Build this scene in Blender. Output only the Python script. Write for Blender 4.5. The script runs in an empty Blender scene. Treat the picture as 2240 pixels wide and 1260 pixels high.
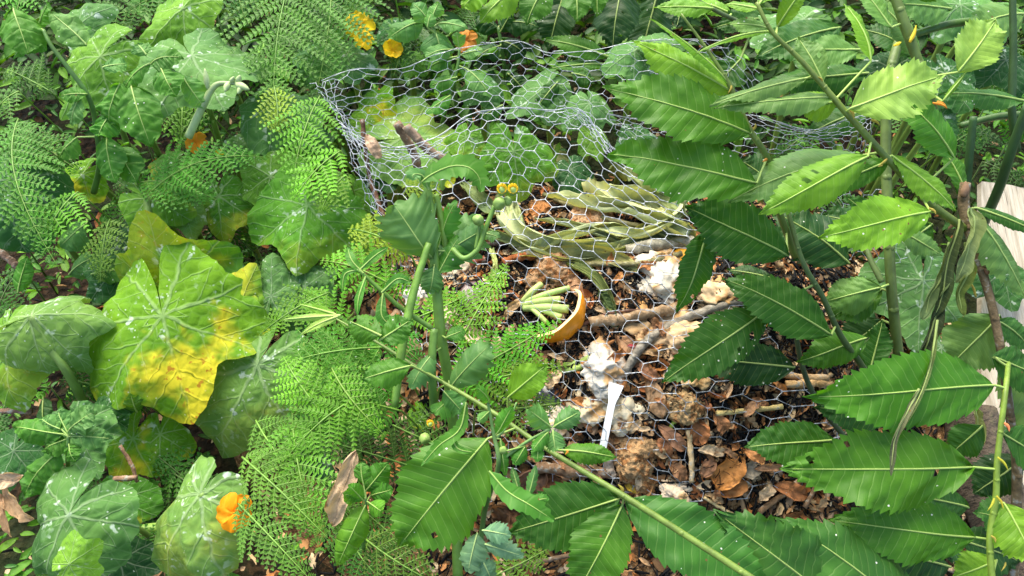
import bpy, math, random
import numpy as np
from mathutils import Vector, noise as mn
SC = bpy.context.scene
C = SC.collection
random.seed(7)
# ------------------------------------------------------------------ camera, sky, sun, exposure
CAMZ, PITCH, F = 1.5, math.radians(48), 1725.0
cd = bpy.data.cameras.new('camera'); cam = bpy.data.objects.new('camera', cd); C.objects.link(cam)
cam.location = (0, 0, CAMZ); cam.rotation_euler = (math.radians(90)-PITCH, 0, 0)
cd.sensor_width = 36; cd.lens = 36*F/2240; cd.clip_end = 500; cd.clip_start = 0.02
SC.camera = cam
w = bpy.data.worlds.new('World'); SC.world = w; w.use_nodes = True
SUN_EL, SUN_AZ = 58, -25      # elevation; azimuth: degrees from +y towards +x
wn = w.node_tree.nodes; sky = wn.new('ShaderNodeTexSky'); sky.sky_type = 'NISHITA'; sky.sun_disc = False
sky.sun_elevation = math.radians(SUN_EL); sky.sun_rotation = math.radians(SUN_AZ)
sky.dust_density = 3.0; sky.air_density = 1.0; sky.ozone_density = 0.6
w.node_tree.links.new(sky.outputs[0], wn['Background'].inputs[0]); wn['Background'].inputs[1].default_value = 0.15
sd = bpy.data.lights.new('sun', 'SUN'); sd.energy = 2.5; sd.angle = math.radians(50); sd.color = (1, .95, .79)
sun = bpy.data.objects.new('sun', sd); C.objects.link(sun)
_el, _az = math.radians(SUN_EL), math.radians(SUN_AZ)
sdir = Vector((math.sin(_az)*math.cos(_el), math.cos(_az)*math.cos(_el), math.sin(_el)))
sun.rotation_euler = sdir.to_track_quat('Z', 'Y').to_euler(); sun.location = (0, 0, 6)
SC.view_settings.view_transform = 'Standard'; SC.view_settings.look = 'None'
SC.view_settings.exposure = 1.5; SC.view_settings.gamma = 1
SC.cycles.max_bounces = 8; SC.cycles.transparent_max_bounces = 4
SC.cycles.diffuse_bounces = 4; SC.cycles.transmission_bounces = 5

# ------------------------------------------------------------------ geometry of the place
cP, sP = math.cos(PITCH), math.sin(PITCH)
FW = np.array([0, cP, -sP]); UP = np.array([0, sP, cP]); RT = np.array([1., 0, 0]); CAM = np.array([0, 0, CAMZ])
def P(px, py, d): return CAM + d*(FW + RT*(px-1120)/F + UP*(630-py)/F)
def can(py): return 1.85 - 0.6*py/1260
def PC(px, py, o=0): return P(px, py, can(py)+o)
def V3(x, y, z): return RT*x + UP*y - FW*z          # camera-oriented vector, z towards the viewer
def nz(v): v = np.asarray(v, float); return v/(np.linalg.norm(v)+1e-12)
def ground(x, y):
    return (0.03*mn.noise(Vector((x*1.7, y*1.7, 3))) + 0.012*mn.noise(Vector((x*7, y*7, 5))) + max(0, y-1.6)*0.12)
def mound(x, y):
    e = ((x-.25)/.66)**2 + ((y-1.10)/.46)**2
    return .34*math.exp(-e**1.5)
def heap(x, y):
    m = mound(x, y)
    return ground(x, y) + m + min(1, m*8)*(0.022*mn.noise(Vector((x*9, y*9, 1))) + .01*mn.noise(Vector((x*24, y*24, 2))))
def PH(px, py, lift=0):
    r = FW + RT*(px-1120)/F + UP*(630-py)/F
    d = .7
    while d < 4.5:
        p = CAM + d*r
        if p[2] <= heap(p[0], p[1]) + lift: break
        d += .006
    return CAM + d*r
def pxm(n, p):           # n photo pixels at p in metres
    return n*float(np.dot(p-CAM, FW))/F

# ------------------------------------------------------------------ materials
def newmat(name):
    m = bpy.data.materials.new(name); m.use_nodes = True
    nt = m.node_tree; nt.nodes.clear(); return m, nt
class G:
    def __init__(s, nt): s.nt = nt
    def n(s, t, **kw):
        k = s.nt.nodes.new(t)
        for a, b in kw.items(): setattr(k, a, b)
        return k
    def put(s, sock, v):
        if hasattr(v, 'is_output') or hasattr(v, 'links'): s.nt.links.new(v, sock)
        else: sock.default_value = v
    def m(s, op, a, b=0.0, c=0.0, clamp=False):
        k = s.n('ShaderNodeMath', operation=op); k.use_clamp = clamp
        s.put(k.inputs[0], a); s.put(k.inputs[1], b); s.put(k.inputs[2], c); return k.outputs[0]
    def ss(s, x, a, b):        # smoothstep a..b
        k = s.n('ShaderNodeMapRange', interpolation_type='SMOOTHSTEP'); s.put(k.inputs[0], x)
        k.inputs[1].default_value = a; k.inputs[2].default_value = b; return k.outputs[0]
    def mix(s, f, a, b, bt='MIX'):
        k = s.n('ShaderNodeMixRGB', blend_type=bt); s.put(k.inputs[0], f)
        s.put(k.inputs[1], a if not isinstance(a, tuple) else (*a, 1)); s.put(k.inputs[2], b if not isinstance(b, tuple) else (*b, 1))
        return k.outputs[0]
    def noise(s, vec, sc, det=3, rough=.55):
        k = s.n('ShaderNodeTexNoise'); s.put(k.inputs['Vector'], vec); k.inputs['Scale'].default_value = sc
        k.inputs['Detail'].default_value = det; k.inputs['Roughness'].default_value = rough; return k.outputs[0]
    def vor(s, vec, sc, feat='F1'):
        k = s.n('ShaderNodeTexVoronoi', feature=feat); s.put(k.inputs['Vector'], vec); k.inputs['Scale'].default_value = sc; return k.outputs[0]
    def obj(s): return s.n('ShaderNodeTexCoord').outputs['Object']
    def uv(s):
        o = s.n('ShaderNodeTexCoord').outputs['UV']; k = s.n('ShaderNodeSeparateXYZ'); s.put(k.inputs[0], o); return o, k.outputs[0], k.outputs[1]
    def bump(s, h, st=.5, dist=.002):
        k = s.n('ShaderNodeBump'); s.put(k.inputs['Height'], h); k.inputs['Strength'].default_value = st; k.inputs['Distance'].default_value = dist; return k.outputs[0]
    def out(s, col, rough=.5, spec=.4, bump=None, trans=0, tcol=None, metal=0):
        p = s.n('ShaderNodeBsdfPrincipled'); s.put(p.inputs['Base Color'], col if not isinstance(col, tuple) else (*col, 1)); s.put(p.inputs['Roughness'], rough)
        p.inputs['Specular IOR Level'].default_value = spec; p.inputs['Metallic'].default_value = metal
        if bump is not None: s.put(p.inputs['Normal'], bump)
        r = p.outputs[0]
        if trans:
            t = s.n('ShaderNodeBsdfTranslucent'); s.put(t.inputs[0], tcol if tcol is not None else col)
            if bump is not None: s.put(t.inputs['Normal'], bump)
            x = s.n('ShaderNodeMixShader'); x.inputs[0].default_value = trans
            s.put(x.inputs[1], r); s.put(x.inputs[2], t.outputs[0]); r = x.outputs[0]
        o = s.n('ShaderNodeOutputMaterial'); s.put(o.inputs[0], r)
def tintnode(g):
    o = g.n('ShaderNodeObjectInfo'); return o.outputs['Color'], o.outputs['Alpha'], o.outputs['Random']
def mat_blade(name, nlat, rough=.42, spec=.45, trans=.3, pucker=0, vein=.55, lat=.05, spots=0.0):
    m, nt = newmat(name); g = G(nt); col, al, rnd = tintnode(g); ov = g.obj(); uvv, U, Vv = g.uv()
    a = g.m('ABSOLUTE', g.m('SUBTRACT', Vv, .5)); mid = g.m('SUBTRACT', 1.0, g.ss(a, .006, .022))
    wob = g.m('MULTIPLY', g.m('SUBTRACT', g.noise(ov, 30, 2), .5), .25)
    fr = g.m('ABSOLUTE', g.m('SUBTRACT', g.m('FRACT', g.m('ADD', g.m('MULTIPLY', U, float(nlat)), g.m('ADD', wob, .5))), .5))
    la = g.m('MULTIPLY', g.m('SUBTRACT', 1.0, g.ss(fr, lat*.4, lat*1.8)), g.m('SUBTRACT', 1.0, g.ss(a, .42, .5)))
    v = g.m('MULTIPLY', g.m('MAXIMUM', mid, g.m('MULTIPLY', la, .27)), vein)
    big = g.noise(ov, 14, 4); fine = g.noise(ov, 120, 3)
    base = g.mix(g.ss(big, .3, .7), g.mix(1, col, (.72, .78, .8), 'MULTIPLY'), g.mix(1, col, (1.18, 1.12, .95), 'MULTIPLY'))
    base = g.mix(g.m('MULTIPLY', fine, .35), base, g.mix(1, col, (.6, .66, .6), 'MULTIPLY'))
    base = g.mix(v, base, g.mix(.45, col, (.62, .78, .30)))
    yn = g.ss(g.m('ADD', g.noise(ov, 18, 3), g.m('MULTIPLY', a, .25)), .52, .66)
    base = g.mix(g.m('MULTIPLY', yn, al), base, (.75, .55, .03))
    # real dirt and bird-lime flecks, small brown nibbles
    fl = g.m('MULTIPLY', g.m('LESS_THAN', g.vor(ov, 90), .13), g.m('GREATER_THAN', g.noise(ov, 22, 2), .62 - spots))
    base = g.mix(fl, base, (.62, .64, .55))
    br = g.m('MULTIPLY', g.m('LESS_THAN', g.vor(ov, 60), .10), g.m('GREATER_THAN', g.noise(ov, 9, 2), .58))
    base = g.mix(br, base, (.16, .10, .03))
    h = g.m('ADD', g.m('MULTIPLY', g.ss(fr, .0, .14), .5), g.m('ADD', g.m('MULTIPLY', fine, .2), g.m('MULTIPLY', big, .8)))
    if pucker: h = g.m('ADD', h, g.m('MULTIPLY', g.vor(ov, pucker, 'SMOOTH_F1'), -2.2))
    g.out(base, g.m('ADD', rough-.08, g.m('MULTIPLY', big, .22)), spec, g.bump(h, .75 if pucker else .30, .0026 if pucker else .0016), trans, g.mix(1, base, (1.9, 1.7, .5), 'MULTIPLY'))
    return m
def mat_squash(name):
    m, nt = newmat(name); g = G(nt); col, al, rnd = tintnode(g); ov = g.obj(); uvv, U, Vv = g.uv()
    nk = g.n('ShaderNodeTexNoise'); g.put(nk.inputs['Vector'], ov); nk.inputs['Scale'].default_value = 26; nk.inputs['Detail'].default_value = 2
    sp = g.n('ShaderNodeSeparateXYZ'); g.put(sp.inputs[0], nk.outputs[1])
    x = g.m('ADD', g.m('SUBTRACT', U, .5), g.m('MULTIPLY', g.m('SUBTRACT', sp.outputs[0], .5), .045))
    y = g.m('ADD', g.m('SUBTRACT', Vv, .5), g.m('MULTIPLY', g.m('SUBTRACT', sp.outputs[1], .5), .045))
    th = g.m('ARCTAN2', x, y); r = g.m('SQRT', g.m('ADD', g.m('MULTIPLY', x, x), g.m('MULTIPLY', y, y)))
    K = 7/(2*math.pi); f = g.m('SUBTRACT', g.m('MULTIPLY', th, K), g.m('ROUND', g.m('MULTIPLY', th, K)))
    ang = g.m('DIVIDE', f, K); along = g.m('MULTIPLY', r, g.m('COSINE', ang)); perp = g.m('MULTIPLY', r, g.m('ABSOLUTE', g.m('SINE', ang)))
    mainw = g.m('SUBTRACT', 1.0, g.ss(g.m('ADD', perp, g.m('MULTIPLY', r, .012)), .004, .014))
    t = g.m('MULTIPLY', g.m('SUBTRACT', along, g.m('MULTIPLY', perp, .9)), 9.5)
    fr = g.m('ABSOLUTE', g.m('SUBTRACT', g.m('FRACT', t), .5))
    sec = g.m('SUBTRACT', 1.0, g.ss(fr, .015, .07))
    vn = g.vor(ov, 42, 'DISTANCE_TO_EDGE'); net = g.m('SUBTRACT', 1.0, g.ss(vn, .01, .06))
    v = g.m('MAXIMUM', mainw, g.m('MAXIMUM', g.m('MULTIPLY', sec, .55), g.m('MULTIPLY', net, .18)))
    big = g.noise(ov, 9, 4); fine = g.noise(ov, 150, 3)
    base = g.mix(g.ss(big, .3, .7), g.mix(1, col, (.66, .78, .74), 'MULTIPLY'), g.mix(1, col, (1.2, 1.15, .95), 'MULTIPLY'))
    base = g.mix(g.m('MULTIPLY', fine, .3), base, g.mix(1, col, (.6, .68, .6), 'MULTIPLY'))
    # silvery patches where veins fork
    spl = g.m('MULTIPLY', g.ss(g.noise(ov, 55, 2), .60, .68), g.m('SUBTRACT', 1.0, g.ss(perp, .02, .10)))
    spl = g.m('MULTIPLY', spl, g.ss(g.noise(ov, 13, 2), .42, .56))
    base = g.mix(g.m('MULTIPLY', spl, .75), base, (.62, .72, .62))
    base = g.mix(g.m('MULTIPLY', v, .38), base, g.mix(.5, col, (.66, .74, .52)))
    dots = g.m('MULTIPLY', g.m('LESS_THAN', g.vor(ov, 75), .12), g.m('GREATER_THAN', g.noise(ov, 30, 1), .52))
    base = g.mix(g.m('MULTIPLY', dots, .7), base, (.62, .70, .55))
    yn = g.ss(g.m('ADD', g.noise(ov, 11, 3), g.m('MULTIPLY', g.m('ADD', g.m('SUBTRACT', Vv, .5), g.m('MULTIPLY', g.m('SUBTRACT', .5, U), .5)), .45)), .54, .72)
    base = g.mix(g.m('MULTIPLY', yn, al), base, (.70, .60, .03))
    rust = g.m('MULTIPLY', g.m('MULTIPLY', yn, al), g.ss(g.noise(ov, 70, 3), .58, .66))
    base = g.mix(rust, base, (.45, .20, .02))
    h = g.m('ADD', g.m('MULTIPLY', g.m('MAXIMUM', mainw, g.m('MULTIPLY', sec, .5)), -1.5), g.m('ADD', g.m('MULTIPLY', g.ss(vn, 0, .3), .8), g.m('MULTIPLY', fine, .3)))
    g.out(base, .68, .14, g.bump(h, .5, .0025), .3, g.mix(1, base, (1.4, 1.35, .5), 'MULTIPLY'))
    return m
def mat_plain(name, sc=40, rough=.55, spec=.35, trans=0, var=.35, bump=.5, bd=.002, col2=None, stretch=None, thr=(.45, .65), det=5):
    """object-tinted surface with noise variation; col2 = stain colour"""
    m, nt = newmat(name); g = G(nt); col, al, rnd = tintnode(g); ov = g.obj(); vec = ov
    if stretch:
        mp = g.n('ShaderNodeMapping'); g.put(mp.inputs[0], ov); mp.inputs['Scale'].default_value = stretch; vec = mp.outputs[0]
    n1 = g.noise(vec, sc, det); n2 = g.noise(vec, sc*4, 3)
    base = g.mix(g.ss(n1, .3, .7), g.mix(1, col, (1-var,)*3, 'MULTIPLY'), g.mix(1, col, (1+var,)*3, 'MULTIPLY'))
    base = g.mix(g.m('MULTIPLY', n2, var), base, g.mix(1, col, (.5, .5, .5), 'MULTIPLY'))
    if col2: base = g.mix(g.m('MULTIPLY', g.ss(n1, *thr), .9), base, col2)
    g.out(base, rough, spec, g.bump(g.m('ADD', n1, g.m('MULTIPLY', n2, .4)), bump, bd), trans, g.mix(1, base, (1.5, 1.35, .6), 'MULTIPLY'))
    return m
def mat_attr(name, rough=.7, sc=60, trans=0, stretch=None):
    m, nt = newmat(name); g = G(nt); a = g.n('ShaderNodeAttribute'); a.attribute_name = 'Col'; ov = g.obj()
    n1 = g.noise(ov, sc, 4); n2 = g.noise(ov, sc*5, 2)
    base = g.mix(n1, g.mix(1, a.outputs[0], (.55, .55, .55), 'MULTIPLY'), g.mix(1, a.outputs[0], (1.35, 1.3, 1.2), 'MULTIPLY'))
    g.out(base, rough, .3, g.bump(g.m('ADD', n1, n2), .5, .002), trans, g.mix(1, base, (1.4, 1.3, .6), 'MULTIPLY'))
    return m
def mat_soil(name):
    m, nt = newmat(name); g = G(nt); ov = g.obj()
    n1 = g.noise(ov, 6, 5); n2 = g.noise(ov, 60, 5); v = g.vor(ov, 45)
    c = g.mix(g.ss(n1, .35, .65), (.008, .006, .003), (.030, .017, .008))
    c = g.mix(g.ss(n2, .45, .65), c, (.06, .032, .015))
    c = g.mix(g.m('MULTIPLY', g.ss(g.noise(ov, 3, 3), .45, .55), .7), c, (.022, .04, .010))
    g.out(c, .9, .2, g.bump(g.m('ADD', n2, v), 1, .012)); return m
def mat_wood(name):
    m, nt = newmat(name); g = G(nt); ov = g.obj(); mp = g.n('ShaderNodeMapping'); g.put(mp.inputs[0], ov); mp.inputs['Scale'].default_value = (60, 4, 4)
    n = g.noise(mp.outputs[0], 1.5, 6, .7); c = g.mix(g.ss(n, .3, .7), (.34, .28, .19), (.66, .57, .43))
    mp2 = g.n('ShaderNodeMapping'); g.put(mp2.inputs[0], ov); mp2.inputs['Scale'].default_value = (160, 4, 4)
    k = g.noise(mp2.outputs[0], 2, 3); c = g.mix(g.ss(k, .62, .7), c, (.08, .06, .04))
    g.out(c, .85, .2, g.bump(g.m('ADD', n, k), .8, .003)); return m
M = dict(
    chest=mat_blade('chestnut_leaf', 17, rough=.46, spec=.26, trans=.28, lat=.04, vein=.6),
    limed=mat_blade('chestnut_leaf_limed', 17, rough=.46, spec=.26, trans=.28, lat=.04, vein=.6, spots=.16),
    weed=mat_blade('weed_leaf', 8, rough=.55, spec=.25, trans=.3, pucker=75, lat=.06),
    thistle=mat_blade('thistle_leaf', 9, rough=.5, spec=.28, trans=.28, lat=.05, vein=.5),
    dead=mat_blade('wilted_leaf', 16, rough=.75, spec=.2, trans=.15, lat=.06, vein=.3),
    squash=mat_squash('squash_leaf'),
    stem=mat_plain('green_stem', 60, .5, .4, 0, .25, .4, .001, stretch=(1, 1, .3)),
    bark=mat_plain('bark', 70, .85, .2, 0, .45, .9, .003, col2=(.30, .29, .24), thr=(.55, .68)),
    fern=mat_plain('fern_leaflets', 25, .55, .3, .32, .28, .2, .001),
    paper=mat_plain('stained_paper', 22, .85, .15, .08, .10, .8, .004, col2=(.50, .28, .10), thr=(.49, .62)),
    husk=mat_plain('fibrous_scrap', 55, .85, .2, 0, .35, 1, .006, col2=(.24, .10, .03), thr=(.48, .58)),
    peel=mat_plain('citrus_peel', 60, .35, .5, 0, .15, .35, .001, col2=(.42, .14, .01), thr=(.60, .72)),
    pith=mat_plain('citrus_pith', 35, .8, .2, 0, .15, .6, .003, col2=(.36, .16, .05), thr=(.56, .66)),
    skin=mat_plain('dark_skin', 30, .28, .6, 0, .3, .5, .002),
    plastic=mat_plain('white_plastic', 20, .3, .5, 0, .05, .1, .001, col2=(.45, .36, .22), thr=(.62, .72)),
    petal=mat_plain('petal', 30, .6, .2, .35, .2, .4, .002),
    dry=mat_plain('dry_leaf', 45, .65, .3, .18, .3, .7, .003, col2=(.16, .07, .02), thr=(.56, .70)),
    litter=mat_attr('litter', .8), under=mat_attr('undergrowth', .55, 40, .25), soil=mat_soil('soil'), board=mat_wood('weathered_wood'))
def mat_wire():
    m, nt = newmat('galvanised_wire'); g = G(nt); ov = g.obj(); n = g.noise(ov, 40, 3)
    g.out(g.mix(g.ss(n, .3, .7), (.24, .27, .30), (.50, .53, .56)), .45, .5, None, 0, None, .5); return m
M['wire'] = mat_wire()
def mat_rib():
    m, nt = newmat('leaf_rib'); g = G(nt); col, al, rnd = tintnode(g); g.out(g.mix(.55, col, (.42, .52, .14)), .5, .35); return m
M['rib'] = mat_rib()
M['logbark'] = mat_plain('log_bark', 28, .95, .1, 0, .55, 1, .012, col2=(.10, .09, .05), thr=(.55, .7), stretch=(1, 1, .4))
def mat_core():
    m, nt = newmat('heap_soil'); g = G(nt); ov = g.obj(); n = g.noise(ov, 25, 5); v = g.noise(ov, 90, 4)
    c = g.mix(g.ss(n, .35, .65), (.09, .045, .018), (.28, .15, .06)); c = g.mix(g.ss(v, .50, .65), c, (.46, .28, .13))
    g.out(c, .9, .2, g.bump(g.m('ADD', n, v), 1, .015)); return m
M['core'] = mat_core()

# ------------------------------------------------------------------ mesh building
class MB:
    def __init__(s): s.v = []; s.f = []; s.uv = []; s.mi = []; s.n = 0; s.col = []
    def add(s, verts, faces, uvs=None, mi=0, col=None):
        verts = np.asarray(verts, float); s.v.append(verts); faces = [tuple(int(i)+s.n for i in f) for f in faces]
        s.f += faces; s.mi += [mi]*len(faces)
        s.uv.append(np.asarray(uvs, float) if uvs is not None else np.zeros((len(verts), 2)))
        s.col.append(np.tile(np.array(col if col is not None else (1, 1, 1)), (len(verts), 1)))
        s.n += len(verts); return s
    def grid(s, A, UVg=None, mi=0, col=None):
        n, m = A.shape[:2]; i = np.arange(n*m).reshape(n, m)
        fs = np.stack([i[:-1, :-1], i[1:, :-1], i[1:, 1:], i[:-1, 1:]], -1).reshape(-1, 4)
        return s.add(A.reshape(-1, 3), fs.tolist(), None if UVg is None else UVg.reshape(-1, 2), mi, col)
    def tube(s, pts, rad, sides=8, mi=0, cap=True, flute=0):
        pts = np.asarray(pts, float); n = len(pts)
        rad = np.full(n, rad) if np.isscalar(rad) else np.interp(np.linspace(0, 1, n), np.linspace(0, 1, len(rad)), rad)
        T = np.gradient(pts, axis=0); T /= np.linalg.norm(T, axis=1)[:, None]+1e-12
        a = nz(np.cross(T[0], [.3, .2, .9])); ring = []
        ths = np.arange(sides)/sides*2*math.pi
        rr = 1+flute*np.cos(ths*5) if flute else np.ones(sides)
        for k in range(n):
            a = nz(a - T[k]*np.dot(a, T[k])); b = np.cross(T[k], a)
            ring.append(pts[k] + rad[k]*rr[:, None]*(np.cos(ths)[:, None]*a + np.sin(ths)[:, None]*b))
        A = np.array(ring); idx = np.arange(n*sides).reshape(n, sides); fs = []
        for k in range(n-1):
            for j in range(sides):
                j2 = (j+1) % sides; fs.append((idx[k, j], idx[k, j2], idx[k+1, j2], idx[k+1, j]))
        if cap: fs.append(tuple(idx[0][::-1])); fs.append(tuple(idx[-1]))
        return s.add(A.reshape(-1, 3), fs, None, mi)
    def build(s, name, mats, parent=None, origin=None, tint=None, smooth=True, vcol=False):
        V = np.concatenate(s.v)
        o0 = np.array(origin) if origin is not None else np.zeros(3)
        if parent is not None:
            q = parent
            while q.parent is not None: q = q.parent
            o0 = np.array(q.location)
        me = bpy.data.meshes.new(name); me.from_pydata((V-o0).tolist(), [], s.f)
        if not isinstance(mats, (list, tuple)): mats = [mats]
        for m in mats: me.materials.append(m)
        if len(mats) > 1: me.polygons.foreach_set('material_index', s.mi)
        li = np.empty(len(me.loops), int); me.loops.foreach_get('vertex_index', li)
        ul = me.uv_layers.new(name='UVMap'); ul.data.foreach_set('uv', np.concatenate(s.uv)[li].ravel())
        if vcol:
            ca = me.color_attributes.new('Col', 'FLOAT_COLOR', 'POINT'); cc = np.concatenate(s.col)
            ca.data.foreach_set('color', np.hstack([cc, np.ones((len(cc), 1))]).ravel())
        if smooth: me.polygons.foreach_set('use_smooth', [True]*len(me.polygons))
        o = bpy.data.objects.new(name, me); C.objects.link(o)
        if parent is not None: o.parent = parent
        else: o.location = o0
        if tint is not None: o.color = (*tint[:3], tint[3] if len(tint) > 3 else 0)
        return o
def crom(pts, n=8):
    p = np.asarray(pts, float)
    if len(p) == 2: return p[0]+(p[1]-p[0])*np.linspace(0, 1, n+1)[:, None]
    q = np.vstack([2*p[0]-p[1], p, 2*p[-1]-p[-2]]); out = []
    for i in range(1, len(q)-2):
        for t in np.arange(n)/n:
            a, b, c, d = q[i-1:i+3]
            out.append(.5*((2*b)+(c-a)*t+(2*a-5*b+4*c-d)*t*t+(3*b-a-3*c+d)*t**3))
    out.append(p[-1]); return np.array(out)
def thing(name, label, cat, loc, group=None, kind=None):
    o = bpy.data.objects.new(name, None); C.objects.link(o); o.location = loc; o.empty_display_size = .02
    o['label'] = label; o['category'] = cat
    if group: o['group'] = group
    if kind: o['kind'] = kind
    return o
def tag(o, label, cat, group=None, kind=None):
    if label: o['label'] = label
    if cat: o['category'] = cat
    if group: o['group'] = group
    if kind: o['kind'] = kind
    return o
def jit(t, k=.12):
    s = 1+random.uniform(-k, k); return tuple(max(0, c*s*(1+random.uniform(-k, k)*.5)) for c in t[:3]) + tuple(t[3:])

PROF = dict(chest=(.66, 1.12), ovate=(.5, .95), lance=(.7, .9), round=(.45, .55), dry=(.6, .7))
def blade(mb, base, tip, W, nrm, arch=.08, fold=.12, teeth=17, tamp=.10, prof='chest', wave=.05, twist=0, quilt=.02, droop=0, petiole=None, rib=.0016, seed=None, nv=6, path=None, crump=0, pk=.0, slant=.62, curl=0):
    """leaf blade from base to tip, W = full width (m)"""
    rng = random.Random(seed if seed is not None else random.random())
    nu = max(teeth*4, 40) if teeth else 40
    u = np.linspace(0, 1, nu+1); pa, pb = PROF[prof]
    um = pa/(pa+pb); w = (u**pa)*((1-u)**pb)/((um**pa)*((1-um)**pb)); hw = W/2*w
    v = np.linspace(-1, 1, 2*nv+1); v = np.sign(v)*np.abs(v)**.85
    Uu, Vv = np.meshgrid(u, v, indexing='ij'); HW = np.repeat(hw[:, None], len(v), 1); av = np.abs(Vv)
    if path is None:
        a = nz(tip-base); L = np.linalg.norm(tip-base)
        n0 = nz(nrm); s = nz(np.cross(n0, a)); n = nz(np.cross(a, s))
    else: L = np.sum(np.linalg.norm(np.diff(path, axis=0), axis=1))
    tooth = ((Uu*teeth) % 1.0) if teeth else 0*Uu
    tooth = np.where(tooth < .75, tooth/.75, (1-tooth)/.25)
    if teeth: tooth = tooth*np.array([rng.uniform(.45, 1.25) for _ in range(2*teeth+4)])[(Uu*teeth).astype(int)+np.where(Vv > 0, teeth+1, 0)]
    ph = [rng.uniform(0, 6.28) for _ in range(6)]
    edge = np.clip((av-.80)/.2, 0, 1)
    big = .05*np.sin(Uu*9+ph[0]+np.sign(Vv)*1.3) + .03*np.sin(Uu*21+ph[1])
    y = Vv*HW*(1+big) + np.sign(Vv)*edge*tooth*tamp*W*.5*np.clip(w[:, None]*1.6, 0, 1)
    x = L*Uu + slant*av*HW*(1-.45*Uu) - slant*.35*HW*av*(1-Uu)**3 + edge*tooth*tamp*W*.30
    z = arch*L*4*Uu*(1-Uu) + fold*np.abs(y) - droop*y*y/(W+1e-9)*4
    z -= quilt*W*np.cos(2*math.pi*(Uu*(teeth or 12)+.25))*np.clip(av*2.5, 0, 1)*.35*(1-.3*av)
    z += wave*W*(av**1.6)*np.sin(Uu*11+ph[2]+np.sign(Vv)*.9)*.8 + wave*W*.4*(av**2)*np.sin(Uu*23+ph[3]+Vv)
    z += .03*W*np.sin(Uu*5+ph[4])
    for k in range(5):
        kx, ky = rng.uniform(6, 16), rng.uniform(-7, 7); z += pk*W/5*np.sin(Uu*kx*2+ky*Vv+ph[k])*np.sin(ky*1.7*Vv+kx*Uu+ph[(k+2) % 6])*np.clip(av*4, .2, 1)
    if crump:
        for k, fq in enumerate((9, 17, 31)):
            z += crump*W/(k+1)*np.sin(Uu*fq+ph[k]+Vv*fq*.33)*np.cos(Vv*fq*.4+ph[k+2])
            y += crump*W*.3/(k+1)*np.sin(Uu*fq*1.3+ph[k+1])
    if curl:   # roll margins
        ang = curl*y/(W/2+1e-9); R = W/2/curl
        z0 = z; y, z = (R-z0*0)*np.sin(ang), z0+R*(1-np.cos(ang))
    if twist:
        tw = twist*(Uu-.3); y, z = y*np.cos(tw)-z*np.sin(tw), y*np.sin(tw)+z*np.cos(tw)
    if path is None:
        A = base + a*x[..., None] + s*y[..., None] + n*z[..., None]
    else:
        pp = np.asarray(path); T = np.gradient(pp, axis=0); T /= np.linalg.norm(T, axis=1)[:, None]
        S = np.cross(nz(nrm), T); S /= np.linalg.norm(S, axis=1)[:, None]; Nn = np.cross(T, S)
        al = np.clip(x/L, 0, 1); ts = np.linspace(0, 1, len(pp))
        def ip(Q): return np.stack([np.interp(al, ts, Q[:, k]) for k in range(3)], -1)
        A = ip(pp) + ip(S)*y[..., None] + ip(Nn)*z[..., None]
    nf0 = len(mb.f); mb.grid(A, np.stack([(Uu*teeth+.25)/17. if teeth else Uu, Vv*.5+.5], -1), 0)
    if prof == 'chest' and rng.random() < .22:      # insect holes
        cols = len(v)-1; kill = set()
        for _ in range(rng.randint(1, 3)):
            hu, hv, hr = rng.uniform(.2, .85), rng.uniform(-.8, .8), rng.uniform(.003, .0048)
            if abs(hv) < .18: continue
            for fi in range(nu*cols):
                i, j = divmod(fi, cols); du = ((i+.5)/nu-hu)*L; dv = ((v[j]+v[j+1])/2-hv)*max(hw[i], .004)
                if du*du+dv*dv < hr*hr: kill.add(nf0+fi)
        if kill: mb.f = [q for k, q in enumerate(mb.f) if k not in kill]; mb.mi = [q for k, q in enumerate(mb.mi) if k not in kill]
    if rib:
        c = A[::3, nv]; up = (n if path is None else nz(nrm))*rib*.35
        pts = [q+up for q in c[:-1]]
        if petiole is not None:
            pm = (petiole+base)/2 + np.array([0, 0, .0]); pts = [petiole, pm] + pts
        mb.tube(pts, [rib*1.25, rib*.9, rib*.7, rib*.3], 6, 1, cap=False)
    return A

def cn(x=0, y=.3, z=.95): return nz(V3(x, y, z))
T_L, T_L2, T_M, T_D, T_DD, T_G, T_GD = (.155, .34, .018), (.25, .41, .07), (.060, .19, .009), (.030, .115, .008), (.018, .070, .010), (.12, .25, .055), (.040, .14, .016)  # T_D: shade of the lower leaves put into the green; T_DD darker still
TT = dict(L=T_L, Y=T_L2, M=T_M, D=T_D, X=T_DD, G=T_G, H=T_GD)

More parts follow.
